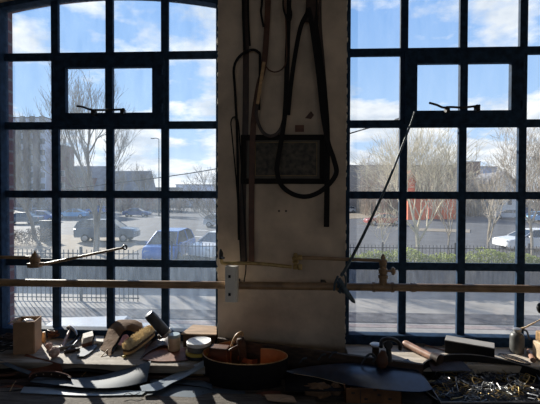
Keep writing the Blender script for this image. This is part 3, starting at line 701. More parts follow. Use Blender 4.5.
for px, py in ((193, 391.5), (203, 392), (213, 392.8)): mb.lathe(onbench(px, py, .0165), [(.0035, 0), (.0035, .0012)], 8)
h = mb.build('punched_hole', IRON, bpy.data.objects['punched_strap'])
sheet([(150, 378), (175, 377), (200, 380), (212, 384)], [(150, 382), (175, 383), (200, 386), (212, 389)], .022, BLUL, 'leather_strip', 'short dark strip under the curved pale strip', seed=6, wave=.002)
sheet([(180, 371), (192, 370), (204, 371)], [(186, 376), (195, 377), (205, 378)], .03, TAN, 'leather_offcut', 'small tan offcut left of the leather ring base', seed=7)
# russet piece draped over the sill edge
o = loft([sp(26, 355, .006), sp(36, 358, .006), sp(48, 361, .005), sp(60, 365, .005)], [onbench(15, 367, .05), onbench(25, 373, .035), onbench(40, 376, .03), onbench(64, 373, .04)], 12, 8, .004, .003, 8).build('leather_sheet', REDL, None, True); tag(o, 'russet leather piece draped over the sill edge below the cardboard box', 'leather')
st = thing('curved_strap', onbench(48, 378), 'dark curved strap with punched holes standing on edge over the blue sheet', 'strap')
Pq = cr([onbench(29, 380, .045), onbench(31, 377.5, .05), onbench(37, 375, .055), onbench(46, 374, .056), onbench(56, 374.5, .054), onbench(66, 377, .045), onbench(71, 380, .04)], 5)
MB().ribbon(Pq, .026, .004, V(0, -.25, 1)).build('strap_body', DBRN, st, True)
MB().tube([p+V(0, 0, .0135)*1 for p in Pq], .0022, 6).build('strap_edge', REDL, st, True)
mb = MB()
for i in (10, 14, 18, 22): mb.lathe(Pq[i]+V(0, -.0035, .001), [(.003, 0), (.003, .002)], 8, (0, -1, 0))
part(mb.build('strap_hole', CREAM, st), 'light punched holes')
def bstrap(pts, w, m_, label, th=.004, wd=(0, 1, .4)):
    o = MB().ribbon(cr([onbench(*p) for p in pts], 5), w, th, Vector(wd)).build('leather_strap', m_, None, True); tag(o, label, 'strap'); return o
bstrap([(-14, 357, .085), (4, 363, .075), (18, 369, .068), (30, 373, .062)], .018, BLUL, 'thin glossy strap slanting in from the left edge above the others')
bstrap([(-14, 369, .045), (5, 370, .045), (20, 368, .047), (40, 371, .04)], .016, BLKM, 'black strap lying behind the glossy one at far left')
bstrap([(-14, 375, .03), (8, 375, .03), (20, 373, .032), (34, 374, .03)], .014, REDW, 'reddish strap between the black straps at far left')
bstrap([(-14, 381.5, .03), (10, 381.5, .03), (30, 381, .03), (60, 384, .022)], .022, DBRN, 'wide plum-brown strap running level from the left edge')
bstrap([(-14, 390, .012), (5, 387, .014), (16, 386, .016), (30, 389, .012)], .012, REDL, 'short russet strap end near the front left of the bench')
bstrap([(-14, 394, .008), (8, 393, .01), (22, 391, .012), (40, 391, .008)], .02, BLKM, 'black strap at the very front left of the bench')
bstrap([(10, 391, .02), (13, 385, .03), (16, 381, .035)], .005, TAN, 'tiny tan thong curling up at the front left', .002)
bstrap([(63, 371, .05), (78, 369.5, .055), (100, 371, .05), (118, 374, .04), (130, 376, .03)], .02, BLKM, 'black strap curving behind the big blue sheet')
# heap of dark hides filling the well of the bench
r = random.Random(21)
for k, (x0, x1, y0, y1, dz) in enumerate([(-10, 60, 366, 392, .010), (60, 150, 368, 390, .010), (145, 210, 366, 388, .008), (285, 350, 366, 390, .05)]):
    sheet([(x0, y0), ((x0+x1)/2, y0-1), (x1, y0+1)], [(x0, y1), ((x0+x1)/2, y1+1), (x1, y1)], dz, [DBRN, BLKM, DBRN, BLKM][k], 'leather_hide',
          ['dark brown hide at the bottom of the far left leather heap', 'black hide under the big blue-grey sheet', 'dark brown hide left of the leather ring base', 'black hide between the leather ring and the big black sheet'][k], wave=.006, seed=k+30)
# bits on the plank
o = MB().tube(cr([onbench(122, 396, .026), onbench(128, 393, .03), onbench(134, 395, .028), onbench(140, 392.5, .03)], 4), .0015, 5).build('thread_end', BRNL); tag(o, 'brown thread end curling on the grey bench plank', 'thread')

# ================================================================ centre and right of the bench
bxr = thing('cardboard_box', at_y(372, 403, 1.8), 'low orange-brown cardboard box under the front of the big black sheet', 'box')
q0, q1 = at_y(345, 404, 1.79), at_y(402, 404, 1.79); zt0 = EYE+BENCH; zt1 = EYE-.882
MB().prism([V(q0.x, 1.79, zt0), V(q1.x, 1.79, zt0), V(q1.x, 1.79, zt1), V(q0.x, 1.79, zt1)], (0, .004, 0)).build('front_panel', CARD2, bxr)
MB().prism([V(q0.x, 1.79, zt0), V(q0.x, 1.90, zt0), V(q0.x, 1.90, zt1), V(q0.x, 1.79, zt1)], (.004, 0, 0)).build('side_panel', CARD2, bxr)
MB().prism([V(q1.x, 1.79, zt0), V(q1.x, 1.90, zt0), V(q1.x, 1.90, zt1), V(q1.x, 1.79, zt1)], (-.004, 0, 0)).build('side_panel', CARD2, bxr)
MB().prism([V(q0.x, 1.9, zt0), V(q1.x, 1.9, zt0), V(q1.x, 1.9, zt1), V(q0.x, 1.9, zt1)], (0, -.004, 0)).build('back_panel', CARD2, bxr)
MB().prism([at_y(360, 390, 1.788), at_y(361, 390, 1.788), at_y(361, 404, 1.788), at_y(360, 404, 1.788)], (0, .003, 0)).build('seam', DARKW, bxr)
for (x, y) in ((353, 393), (366, 399), (379, 395), (390, 399), (375, 390)): part(MB().box(at_y(x, y, 1.789), (.016, .002, .009)).build('dark_stain', DBRN, bxr), 'dark smudge')
def crumple(px, py, s, sc, m_, name, label, cat, seed, dz=0, jit=.25):
    r = random.Random(seed); c = onbench(px, py, dz)+V(0, 0, s*sc[2])
    o = MB().blob(c, s, 3, sc, jit, r).build(name, m_, None, True, 25); tag(o, label, cat); return o
crumple(318, 397, .045, (1.5, .7, .75), PAPER, 'crumpled_paper', 'crumpled brown paper under the left part of the big black sheet', 'paper', 4, jit=.16)
crumple(336, 396, .028, (1.0, .8, 1.1), PAPER, 'crumpled_paper', 'smaller wad of brown paper beside the orange cardboard box', 'paper', 5, jit=.18)
o = loft([onbench(263, 395, .025), onbench(280, 394, .03), onbench(292, 396, .022)], [onbench(268, 400, .022), onbench(284, 402, .026), onbench(297, 402, .02)], 10, 6, .002, .008, 3).build('paper_scrap', LIGHTW, None, True, 20); tag(o, 'bright buff paper scrap in front of the leather ring', 'paper')
o = loft([onbench(256, 393, .014), onbench(268, 391, .02), onbench(280, 391, .014)], [onbench(258, 396, .012), onbench(270, 396, .016), onbench(283, 395, .012)], 8, 4, .002, .003, 5).build('leather_offcut', REDL, None, True); tag(o, 'russet sliver beside the buff paper scrap', 'leather')
sheet([(284, 371, .066), (305, 367, .085), (330, 364, .105), (360, 363, .112), (390, 364, .112), (408, 358.5, .128)], [(292, 373, .060), (318, 377, .062), (345, 384, .066), (380, 389, .068), (418, 391.5, .070), (433, 389, .075)], .09, BLKL, 'leather_sheet', 'large glossy black leather sheet with a blue sheen on the right bench', .0035, 36, 14, .004, 12, .006)
o = MB().tube(cr([onbench(294, 373.6, .066), onbench(318, 377.6, .072), onbench(345, 384.6, .074)], 6), .0012, 5).build('thread_line', CREAM); tag(o, 'pale thread along the front edge of the big black sheet', 'thread')
tag(MB().box((.36, 1.97, EYE+BENCH+.032), (.34, .05, .062), rotz(-.23), .004).build('wood_block', DARKW), 'dark block under the back edge of the big black sheet', 'block')
# tools on/along the plank, right
cl = thing('clamp', at_y(385, 350, 1.97), 'black iron clamp arched over the plank below the right window', 'clamp')
MB().tube(cr([at_y(381, 347, 1.99), at_y(382, 341, 2.02), at_y(388, 338.5, 2.03), at_y(396, 340.5, 2.05), at_y(400, 345, 2.06), at_y(400, 350, 2.06)], 4), .010, 10).build('clamp_arch', IRON, cl, True)
MB().lathe(at_y(388, 345, 1.95), [(.006, -.006), (.020, -.004), (.022, .006), (.016, .012)], 18, (0, -1, .2)).build('clamp_wheel', IRON, cl, True)
MB().tube([at_y(388, 344, 1.96), at_y(389.5, 362, 1.93)], [.012, .015], 10).build('clamp_screw', IRON, cl, True)
wt = thing('wooden_tool', at_y(380, 362, 1.93), 'pear-shaped wooden tool handle hanging before the plank under the clamp', 'tool')
MB().lathe(at_y(381, 369, 1.92), [(.006, 0), (.022, .012), (.030, .035), (.027, .060), (.016, .078), (.010, .09)], 16, (.15, .1, 1)).build('tool_handle', PINKW if False else BRNL, wt, True)
MB().tube(cr([at_y(362, 364, 1.93), at_y(366, 357, 1.93), at_y(371, 354, 1.93), at_y(375, 357, 1.92), at_y(373, 362, 1.92)], 4), .006, 8).build('tool_hook', DSTEEL, wt, True)
o = MB().lathe(at_z(376, 346.5, -.785), [(.020, 0), (.032, .004), (.033, .010), (.028, .014), (.005, .015)], 20).build('metal_disc', STEEL, None, True); tag(o, 'small bright metal disc on top of the dark plank', 'disc')
tag(MB().box(at_z(376, 346.5, -.785)+V(0, .01, -.043), (.03, .03, .085)).build('wood_block', DARKW), 'small dark upright block carrying the bright metal disc', 'block')
for k, (x, y) in enumerate([(303, 358), (322, 354), (333, 352)]):
    o = MB().tube(cr([at_y(x-4, y+6, 2.02-.015*k), at_y(x, y+1, 2.02-.015*k), at_y(x+4, y, 2.02-.015*k)], 4), [.004]*4+[.006]*4+[.007], 8).build('small_awl', DSTEEL, None, True); tag(o, ['leftmost', 'middle', 'rightmost'][k]+' of the three dark awls against the plank', 'awl')
mh = thing('mallet_handle', sp(413, 350), 'worn pinkish wooden mallet handle lying on the right sill', 'mallet')
MB().tube(cr([sp(403, 347, .022), sp(408, 349, .022), sp(420, 355, .022), sp(433, 361.5, .022)], 4), [.012, .018, .021, .022, .021, .020, .019, .019, .018, .018, .018, .018, .018], 16).build('handle_grip', PINKW, mh, True)
MB().tube([sp(433, 361.5, .022), sp(440, 364.5, .022)], [.030, .030], 14).build('handle_head', DBRN, mh, True)
o = MB().prism([sp(414, 346), sp(424, 347), sp(429, 343), sp(418, 340)], (.004, .008, .014)).build('stone_chip', OILCAN); tag(o, 'grey stone chip behind the mallet handle', 'stone')
for k, (a, b, rr) in enumerate([((425, 346), (448, 352), .004), ((432, 343), (446, 347), .003)]):
    o = MB().tube([sp(*a, rr+.001), sp(*b, rr+.001)], rr, 8).build('wooden_stick', CREAM if k else PINKW, None, True); tag(o, ['thicker stick left of the black block', 'thin pale stick near the glass left of the black block'][k], 'stick')
# black block with worn grey top
bk = thing('black_block', sp(470, 358), 'long black block with a worn grey top on the right sill', 'block')
k0, k1 = sp(444.6, 352.8), sp(494.6, 362); dr = (k1-k0).normalized(); nr = V(-dr.y, dr.x, 0); 
f = [k0, k1, k1+nr*.085, k0+nr*.085]
mb = MB().box((f[0]+f[2])/2+V(0, 0, .034), ((k1-k0).length, .085, .068), rotz(math.atan2(dr.y, dr.x)), .004); mb.build('block_body', BLKM, bk)
part(MB().box((f[0]+f[2])/2+V(0, 0, .070), ((k1-k0).length*1.0, .086, .006), rotz(math.atan2(dr.y, dr.x)), .0028).build('block_top', mat('worn_grey_cover', (.27, .26, .25), .8), bk), 'worn grey top')
# oil can
c = sp(516.8, 352.5)
oc = thing('oil_can', c, 'grey oil can with a long slanting spout on the right sill', 'oil can')
MB().lathe(c, [(.033, 0), (.035, .003), (.036, .02), (.0355, .09), (.032, .102), (.026, .110), (.018, .114), (.015, .120), (.015, .132)], 28).build('can_body', OILCAN, oc, True)
MB().lathe(c+V(0, 0, .118), [(.019, 0), (.021, .004), (.021, .016), (.012, .020)], 20).build('can_cap', STEEL, oc, True)
a_ = c+V(.012, 0, .132)
MB().tube(cr([a_, a_+V(.02, -.003, .006), at_y(533, 323.5, c.y-.02), at_y(545, 317, c.y-.03)], 5), [.006]*6+[.0045]*5+[.003]*5, 10).build('can_spout', CREAM, oc, True)
MB().tube(cr([a_+V(.012, -.005, 0), a_+V(.034, -.01, -.008), a_+V(.042, -.012, -.035), a_+V(.05, -.012, -.055)], 4), [.005]*13, 8).build('can_trigger', DSTEEL, oc, True)
o = MB().blob(at_y(541, 308, 2.1), .022, 2, (1, .8, 1.4)).build('hanging_tool', IRON, None, True); tag(o, 'black rounded tool end poking in at the right edge below the pipe', 'tool')
MB().tube([at_y(541, 305, 2.1), at_y(552, 290, 2.1)], .004, 6).build('tool_rod', IRON, o)
# strainer / slotted oval
so = thing('slotted_oval', sp(513, 359), 'oval slotted metal plate lying before the oil can', 'plate')
cc = sp(514, 360); ea = (sp(531, 365)-sp(500, 355)); La = ea.length/2; ea.normalize(); eb = V(-ea.y, ea.x, 0)
mb = MB(); mb.tube([cc+ea*La*math.cos(t)+eb*.030*math.sin(t)+V(0, 0, .006) for t in [i*math.pi/16 for i in range(33)]], .0038, 6); mb.build('oval_rim', DSTEEL, so, True)
mb = MB()
for i in range(-6, 7):
    x = La*i/7; h_ = .028*math.sqrt(1-(i/7)**2); mb.box(cc+ea*x+V(0, 0, .006), (.006, 2*h_, .003), rotz(math.atan2(ea.y, ea.x)))
mb.build('oval_bar', CREAM, so)
# right-edge things
o = MB().box(sp(541, 360, .05)+V(.01, 0, 0), (.075, .06, .10), rotz(.1), .006).build('wood_block', CREAM); tag(o, 'pale sunlit wooden block at the right edge of the sill', 'block')
o = MB().box(sp(541, 360, .128)+V(.008, 0, 0), (.05, .045, .05), rotz(.3), .006).build('wood_block', TAN); tag(o, 'small tan block on top of the pale block at the right edge', 'block')
bt = thing('small_bottle', sp(531, 357), 'small pinkish bottle lying against the pale block at the right edge', 'bottle')
MB().tube([sp(528, 352, .012), sp(531, 358, .014), sp(533, 363, .014)], [.008, .014, .013], 12).build('bottle_body', PINKW, bt, True)
MB().tube([sp(526.5, 349.5, .012), sp(528, 352, .012)], [.006, .006], 10).build('bottle_cap', DSTEEL, bt, True)
# extra clutter bits on right sill
r = random.Random(9)
# ================================================================ tray of buckles
ZR = -.898
t0, t1, t2, t3 = at_z(418, 368.5, ZR), at_z(532, 368.5, ZR), at_z(556, 402, ZR), at_z(441, 402.5, ZR)
ty = thing('metal_tray', (t0+t2)/2-V(0, 0, .045), 'dark metal tray heaped with buckles at the right end of the bench', 'tray')
zb_ = EYE+BENCH+.003
fl4 = [Vector((p.x*.985+.012, p.y, zb_)) for p in (t0, t1, t2, t3)]
MB().prism(fl4, (0, 0, .003)).build('tray_floor', DSTEEL, ty)
tw = [t0, t1, t2, t3]
for i in range(4):
    a, b = tw[i], tw[(i+1) % 4]; d_ = (b-a).normalized(); n_ = V(-d_.y, d_.x, 0)*.003
    aa, bb = Vector((a.x, a.y, zb_)), Vector((b.x, b.y, zb_))
    MB().prism([aa, bb, b, a], n_).build('tray_side', DSTEEL, ty)
MB().tube([t0, t1, t2, t3, t0], .0045, 8).build('tray_rim', mat('worn_rim', (.25, .25, .26), .5, .4), ty, True)
def rect_path(w, h, rr, n=4):
    out = []
    for cx, cy, a0 in ((w/2-rr, h/2-rr, 0), (-w/2+rr, h/2-rr, 90), (-w/2+rr, -h/2+rr, 180), (w/2-rr, -h/2+rr, 270)):
        for k in range(n): a = math.radians(a0+90*k/(n-1)); out.append(V(cx+rr*math.cos(a), cy+rr*math.sin(a), 0))
    out.append(out[0].copy()); return out
def bk_rect(m_, w, h, lab):
    t_ = thing('buckle', (0, 0, 0), lab, 'buckle', 'buckles heaped in the metal tray')
    MB().tube(rect_path(w, h, .004), .0016, 5).build('buckle_frame', m_, t_, True)
    MB().tube([V(0, -h/2, 0), V(0, h/2, 0)], .0012, 5).build('buckle_bar', m_, t_, True)
    MB().tube([V(0, 0, .002), V(w*.3, 0, .003), V(w/2+.003, 0, .003)], [.0014, .0012, .0008], 5).build('buckle_prong', m_, t_, True)
    return t_
def bk_ring(m_, rr, lab, d=False):
    t_ = thing('ring', (0, 0, 0), lab, 'ring', 'rings heaped in the metal tray')
    if d: pts = [V(rr*math.cos(a), rr*math.sin(a), 0) for a in [i*math.pi/10 for i in range(11)]]+[V(rr, 0, 0)]
    else: pts = [V(rr*math.cos(a), rr*math.sin(a), 0) for a in [i*math.pi/9 for i in range(19)]]
    MB().tube(pts, .0016, 5).build('ring_body', m_, t_, True); return t_
BSTEEL = mat('buckle_steel', (.30, .30, .29), .42, .7, var=.3, scale=40)
protos = [bk_rect(BSTEEL, .045, .034, 'silver rectangular buckle in the tray heap'), bk_rect(BRASS, .040, .032, 'brass rectangular buckle in the tray heap'), bk_rect(DSTEEL, .050, .040, 'dark grey rectangular buckle in the tray heap'),
          bk_ring(BSTEEL, .017, 'round silver ring in the tray heap'), bk_ring(BRASS, .020, 'brass D-shaped ring in the tray heap', True), bk_ring(DSTEEL, .022, 'dark D-shaped ring in the tray heap', True)]
def dup(root, loc, rot, label=None, group=None):
    c = root.copy(); C.objects.link(c); c.location = loc; c.rotation_euler = rot
    if label: c['label'] = label
    if group: c['group'] = group
    for ch in list(root.children):
        d = ch.copy(); C.objects.link(d); d.parent = c
        for g_ in list(ch.children): e_ = g_.copy(); C.objects.link(e_); e_.parent = d
    return c
used = set(); r = random.Random(5)
NB = 130
for i in range(NB):
    u_, v_ = r.uniform(.05, .95), r.uniform(.07, .94)
    p = (t0.lerp(t1, u_)).lerp(t3.lerp(t2, u_), v_)
    k = r.choices(range(6), [6, 3, 7, 2, 2, 4])[0]
    hump = .030*math.sin(math.pi*u_)**.5*math.sin(math.pi*v_)**.5
    sc_ = r.uniform(1.1, 1.45); p = Vector((p.x, p.y, zb_+.012+hump*.8+.018*(i/NB)+r.uniform(-.004, .006)))
    rot = (r.uniform(-.5, .6), r.uniform(-.45, .45), r.uniform(0, 6.28))
    if k not in used: used.add(k); protos[k].location = p; protos[k].rotation_euler = rot; protos[k].scale = (sc_,)*3
    else: dup(protos[k], p, rot).scale = (sc_,)*3
p = at_z(473, 368, -.885); q = dup(protos[0], p, (1.2, .1, .2), 'silver buckle standing upright on the back rim of the tray'); del q['group']
# a layer of small dark odds and ends below them
o = MB().prism([Vector((p.x*.97+.025, p.y*.97+.055, zb_+.003)) for p in tw], (0, 0, .012)).build('metal_scraps', IRON); tag(o, 'dark bed of small metal odds and ends under the buckles', 'scrap metal', kind='stuff')
# big black strap curving behind and left of the tray
sb = thing('broad_strap', onbench(470, 366), 'broad black strap arching behind the tray of buckles and round its left side', 'strap')
Pp = cr([onbench(540, 374, .055), onbench(522, 368.5, .068), onbench(500, 363, .085), onbench(478, 359, .097), onbench(455, 358, .097), onbench(436, 361, .090), onbench(424, 366, .080), onbench(417, 379, .062), onbench(421, 388, .055), (onbench(430, 396, .05)), onbench(437, 401, .046)], 6)
Wd = [V(0, .1, 1)]*len(Pp)
MB().ribbon(Pp, [.044 if i < 30 else max(.016, .044-.0018*(i-30)) for i in range(len(Pp))], .005, Wd).build('strap_body', BLKM, sb, True)
part(MB().tube([p+V(0, -.003, .021 if i < 30 else max(.007, .021-.0009*(i-30))) for i, p in enumerate(Pp)], .0022, 5).build('strap_edge', mat('worn_grey_edge', (.22, .21, .20), .5), sb, True), 'worn grey edge')
sheet([(428, 362, .09), (445, 360, .09), (462, 361, .09)], [(432, 371, .068), (450, 370.5, .07), (472, 371, .07)], .08, DBRN, 'leather_offcut', 'brown offcut inside the curve of the broad black strap', seed=14)

# ================================================================ OUTSIDE
GZ = EYE+GND
def slab(name, pts, z, m_, th=.02):
    return struct(MB().prism([V(x, y, GZ+z) for x, y in pts], (0, 0, -th)).build(name, m_))
def gp(px, py): p = onground(px, py); return (p.x, p.y)
struct(MB().box((0, 128, GZ-.15), (420, 250, .3)).build('ground', ASPH))
slab('pavement', [(-60, 3), (60, 3), (60, 15.4), (-60, 15.4)], .012, PAVE)
slab('kerb_strip', [(-60, 11.1), (60, 11.1), (60, 12.0), (-60, 12.0)], .035, KERB, .03)
slab('brick_strip', [(-60, 10.7), (60, 10.7), (60, 10.95), (-60, 10.95)], .02, mat('pinkish_paver', (.22, .175, .165), .85), .015)
slab('verge', [(-60, 15.7), (60, 15.7), (60, 18.2), (-60, 18.2)], .30, VERGE, .3)
slab('footway', [(-30, 18.4), (-9, 18.4), (-10, 27), (-15, 33), (-40, 40)], .012, SAND)
slab('traffic_island', [gp(340, 213), gp(420, 210), gp(440, 216), gp(350, 219)], .05, SAND, .05)
slab('traffic_island', [gp(418, 231), gp(470, 233), gp(470, 230), gp(420, 228.5)], .04, SAND, .05)
slab('traffic_island', [gp(497, 213), gp(520, 220), gp(548, 225), gp(548, 221), gp(521, 216), gp(500, 210.5)], .04, SAND, .05)
# low retaining wall with coping
lw = thing('low_wall', (0, 15.55, GZ), 'low grey stone wall along the far side of the pavement', 'wall')
MB().box((0, 15.55, GZ+.42), (120, .30, .84)).build('wall_body', WALLC, lw)
MB().box((0, 15.55, GZ+.87), (120, .40, .07)).build('coping', KERB, lw)
def railing(name, x0, x1, y, zb, h, gap, label, ms):
    t_ = thing(name, ((x0+x1)/2, y, zb), label, 'railing')
    mb = MB(); n = int((x1-x0)/gap)
    for i in range(n+1): mb.box((x0+i*gap, y, zb+h/2), (.022, .022, h)); 
    o = mb.build('railing_bars', ms, t_); o['kind'] = 'stuff'
    MB().box(((x0+x1)/2, y, zb+.12), (x1-x0, .045, .035)).build('bottom_rail', ms, t_)
    MB().box(((x0+x1)/2, y, zb+h-.13), (x1-x0, .045, .035)).build('top_rail', ms, t_)
    k = x0
    while k <= x1: MB().box((k, y, zb+h/2+.05), (.07, .07, h+.1)).build('railing_post', ms, t_); k += 3.0
    return t_
railing('iron_railing', -22, -5.0, 12.9, GZ, 1.75, .16, 'tall dark iron railing along the pavement in the left window', RAILM)
railing('iron_railing', -5.0, 26, 16.6, GZ+.3, 1.25, .15, 'dark railing standing behind the green hedge', RAILM)
# hedges
def hedge(x0, x1, y, z0, z1, dep, n, m_, label, seed):
    r = random.Random(seed); mb = MB()
    for i in range(n):
        x = r.uniform(x0, x1); top_ = z1+.12*math.sin(x*1.7)+.08*math.sin(x*4.1)
        z = z0+(top_-z0)*r.random()**.6; p = V(x, y+r.uniform(-dep, dep)/2, z)
        a = V(r.uniform(-1, 1), r.uniform(-1, 1), r.uniform(-1, 1)).normalized()*.05; b = a.orthogonal().normalized()*.032
        mb.quad(p-a, p-b, p+a, p+b)
    for i in range(int((x1-x0)*3)):
        x = r.uniform(x0, x1); mb.tube([V(x, y, z0), V(x+r.uniform(-.2, .2), y+r.uniform(-.2, .2), z1)], [.015, .005], 4)
    o = mb.build('hedge', m_, fix=False); tag(o, label, 'hedge'); o['kind'] = 'stuff'; return o
hedge(1.5, 20, 16.2, GZ+.3, GZ+1.3, .8, 15000, HEDGEM, 'sunlit yellow-green hedge on top of the low wall', 3)
DRYL = mat('dry_leaves', (.20, .15, .11), .9, var=.3, scale=6)
hedge(-16, 1.2, 16.25, GZ+.3, GZ+.75, .6, 7000, DRYL, 'dry brown ground cover along the top of the wall on the left', 4)
hedge(-34, -17, 27, GZ, GZ+1.1, 1.6, 9000, DRYL, 'brown leafless shrubs beside the footway at far left', 5)

# bare trees
def tree_mesh(seed, H, spread, r0, depth=6, fork=.28, lean=(0, 0), up=.16, ratio=(.62, .85), nf=5):
    r = random.Random(seed); mb = MB()
    def grow(p, d, L, rad, k):
        n = 3 if k < depth-1 else 2; pts = [p]; q = p.copy(); dd = d.copy()
        for i in range(n):
            dd = (dd+V(r.uniform(-.14, .14), r.uniform(-.14, .14), r.uniform(-.05, .12))).normalized(); q = q+dd*(L/n); pts.append(q.copy())
        mb.tube(pts, [rad*(1-.35*i/n) for i in range(n+1)], 6 if k < 2 else 3, caps=False)
        if k >= depth: return
        nb = 3 if k else nf
        if k >= depth-2: nb = 4
        for j in range(nb):
            f = 1 if j == 0 else r.uniform(.4, 1.0); idx = min(n, max(1, round(f*n))); b = pts[idx]
            ang = r.uniform(0, 6.283); tilt_ = r.uniform(.25, .75)*spread if j else r.uniform(.05, .3)*spread
            side = dd.orthogonal().normalized(); side = Matrix.Rotation(ang, 3, dd) @ side
            nd = (dd*math.cos(tilt_)+side*math.sin(tilt_)+V(0, 0, up)).normalized()
            grow(b, nd, L*r.uniform(*ratio), max(.0075, rad*(.62 if j == 0 else .48)), k+1)
    grow(V(0, 0, 0), V(lean[0], lean[1], 1).normalized(), H*fork, r0, 0); return mb
def tree(px, py, H, spread, r0, seed, label, depth=6, fork=.28, pos=None, lean=(0, 0), up=.16, m_=BARK, src=None, sc=1, rz=0, ratio=(.62, .85), nf=5):
    if src is None: o = tree_mesh(seed, H, spread, r0, depth, fork, lean, up, ratio, nf).build('bare_tree', m_, fix=False)
    else: o = src.copy(); C.objects.link(o)
    p = pos or gp(px, py); o.location = (p[0], p[1], GZ); o.scale = (sc,)*3; o.rotation_euler = (0, 0, rz); tag(o, label, 'tree'); return o
PBARK = mat('pale_bark', (.48, .43, .32), .9, col2=(.60, .53, .38), scale=8)
T1 = tree(0, 0, 8.0, 1.15, .15, 11, 'large pale tree forking low behind the hedge, right window second column', 6, .2, gp(418, 263), up=.10, m_=PBARK, ratio=(.78, .98), nf=4)
T2 = tree(0, 0, 2.6, 1.2, .035, 12, 'small sapling behind the hedge, right window first column', 4, .42, gp(384, 258), m_=PBARK)
T3 = tree(0, 0, 5.6, 1.1, .07, 13, 'slim young tree between the second and third columns of the right window', 5, .30, gp(449, 256))
T4 = tree(0, 0, 8.2, 1.2, .10, 14, 'round-headed bare tree in the third column of the right window', 5, .20, gp(489, 252), ratio=(.7, .92))
T5 = tree(0, 0, 15, 1.1, .25, 15, 'tall distant bare tree in the first column of the right window', 6, .22, gp(376, 217))
T6 = tree(0, 0, 9.5, 1.2, .12, 16, 'bare tree in the rightmost column of the right window', 6, .2, gp(532, 255), ratio=(.75, .95), nf=4)
T7 = tree(0, 0, 12, .8, .20, 27, 'tall bare tree with a straight trunk in the second column of the left window', 6, .30, gp(96, 254))
T8 = tree(0, 0, 11, .95, .17, 28, 'bare tree before the tower block in the first column of the left window', 5, .28, gp(35, 239))
DBARK = mat('dark_bark', (.16, .135, .11), .9, col2=(.22, .19, .15), scale=8)
T9 = tree(0, 0, 13, .95, .22, 19, 'distant bare tree in the third column of the left window', 6, .24, gp(141, 214))
T10 = tree(0, 0, 9.5, 1.25, .16, 20, 'bare tree leaning in at the right side of the left window', 6, .22, gp(226, 262), m_=DBARK)
for t_ in (T7, T8, T9): t_.data.materials[0] = DBARK
T11 = tree(0, 0, 1, 1, .1, 1, 'distant bare tree beside the dark gabled house', src=T9, pos=gp(121, 212), rz=2, sc=.95)
tree(0, 0, 1, 1, .1, 1, 'distant bare tree behind the casement corner of the left window', src=T5, pos=gp(80, 213), rz=1, sc=1.0)
tree(0, 0, 1, 1, .1, 1, 'distant bare tree behind the red shed', src=T5, pos=gp(436, 214), rz=3, sc=1.15)
tree(0, 0, 1, 1, .1, 1, 'distant bare tree at the far left of the right window', src=T9, pos=gp(354, 212), rz=4, sc=.95)
tree(0, 0, 1, 1, .1, 1, 'distant bare tree left of the white gabled house', src=T9, pos=gp(459, 209), rz=5, sc=.75)
tree(0, 0, 1, 1, .1, 1, 'distant bare tree behind the rightmost column', src=T5, pos=gp(536, 213), rz=2.2, sc=1.1)
# thickets: countless thin bare stems
def thicket(x0, x1, y0, y1, n, h, label, seed, name='bare_thicket'):
    r = random.Random(seed); mb = MB()
    for i in range(n):
        x, y = r.uniform(x0, x1), r.uniform(y0, y1); hh = h*r.uniform(.55, 1.1); p = V(x, y, GZ); pts = [p, p+V(r.uniform(-.4, .4), 0, hh*.5), p+V(r.uniform(-.9, .9), r.uniform(-.5, .5), hh)]
        mb.tube(pts, [.07, .045, .015], 3, caps=False)
        for k in range(9):
            f = r.uniform(.2, .95); b = pts[0].lerp(pts[1], f*2) if f < .5 else pts[1].lerp(pts[2], f*2-1)
            e = b+V(r.uniform(-1.1, 1.1), r.uniform(-.5, .5), r.uniform(.3, 1.4)); mb.tube([b, e], [.035, .012], 3, caps=False)
            mb.tube([b.lerp(e, .5), b.lerp(e, .5)+V(r.uniform(-.8, .8), 0, r.uniform(.2, .9))], [.022, .01], 3, caps=False)
    o = mb.build(name, TWIG, fix=False); tag(o, label, 'thicket', kind='stuff'); return o
thicket(14, 35, 70, 82, 560, 9.5, 'dense bare thicket in front of the long brown shed, right window', 41)
thicket(46, 82, 72, 92, 420, 7.5, 'bare undergrowth at the right around the white gabled house', 42)
thicket(-58, 4, 78, 92, 330, 2.6, 'low bare scrub along the far side of the car park, left window', 43)

# buildings
def house(name, x0, x1, y, dep, h, roof_h, mw, mr, label, wins=(), gable='front', cat='house', base=0, flat=False, wm=WIN):
    t_ = thing(name, ((x0+x1)/2, y, GZ), label, cat)
    z0 = GZ+base; cx = (x0+x1)/2
    if flat: 
        MB().box((cx, y+dep/2, z0+h/2), (x1-x0, dep, h)).build('wall', mw, t_); MB().box((cx, y+dep/2, z0+h+.1), (x1-x0+.3, dep+.3, .25)).build('roof', mr, t_)
    elif gable == 'front':
        MB().prism([V(x0, y, z0), V(x1, y, z0), V(x1, y, z0+h), V(cx, y, z0+h+roof_h), V(x0, y, z0+h)], (0, dep, 0)).build('wall', mw, t_)
        mb = MB(); 
        for s, xe in ((-1, x0-.3), (1, x1+.3)): mb.prism([V(cx, y-.25, z0+h+roof_h+.12), V(xe, y-.25, z0+h-.1), V(xe, y-.25, z0+h+.08), V(cx, y-.25, z0+h+roof_h+.32)], (0, dep+.5, 0))
        mb.build('roof', mr, t_)
    else:
        MB().box((cx, y+dep/2, z0+h/2), (x1-x0, dep, h)).build('wall', mw, t_)
        MB().prism([V(x0-.2, y-.3, z0+h), V(x0-.2, y+dep/2, z0+h+roof_h), V(x0-.2, y+dep+.3, z0+h)], (x1-x0+.4, 0, 0)).build('roof', mr, t_)
    for (wx, wz, ww, wh) in wins:
        f_ = MB().box((wx, y-.02, z0+wz), (ww+.12, .08, wh+.12)).build('window', WHR, t_); MB().box((wx, y-.07, z0+wz), (ww, .04, wh)).build('pane', wm, f_)
    return t_
def at_ground_x(px, Y): return at_y(px, 200, Y).x
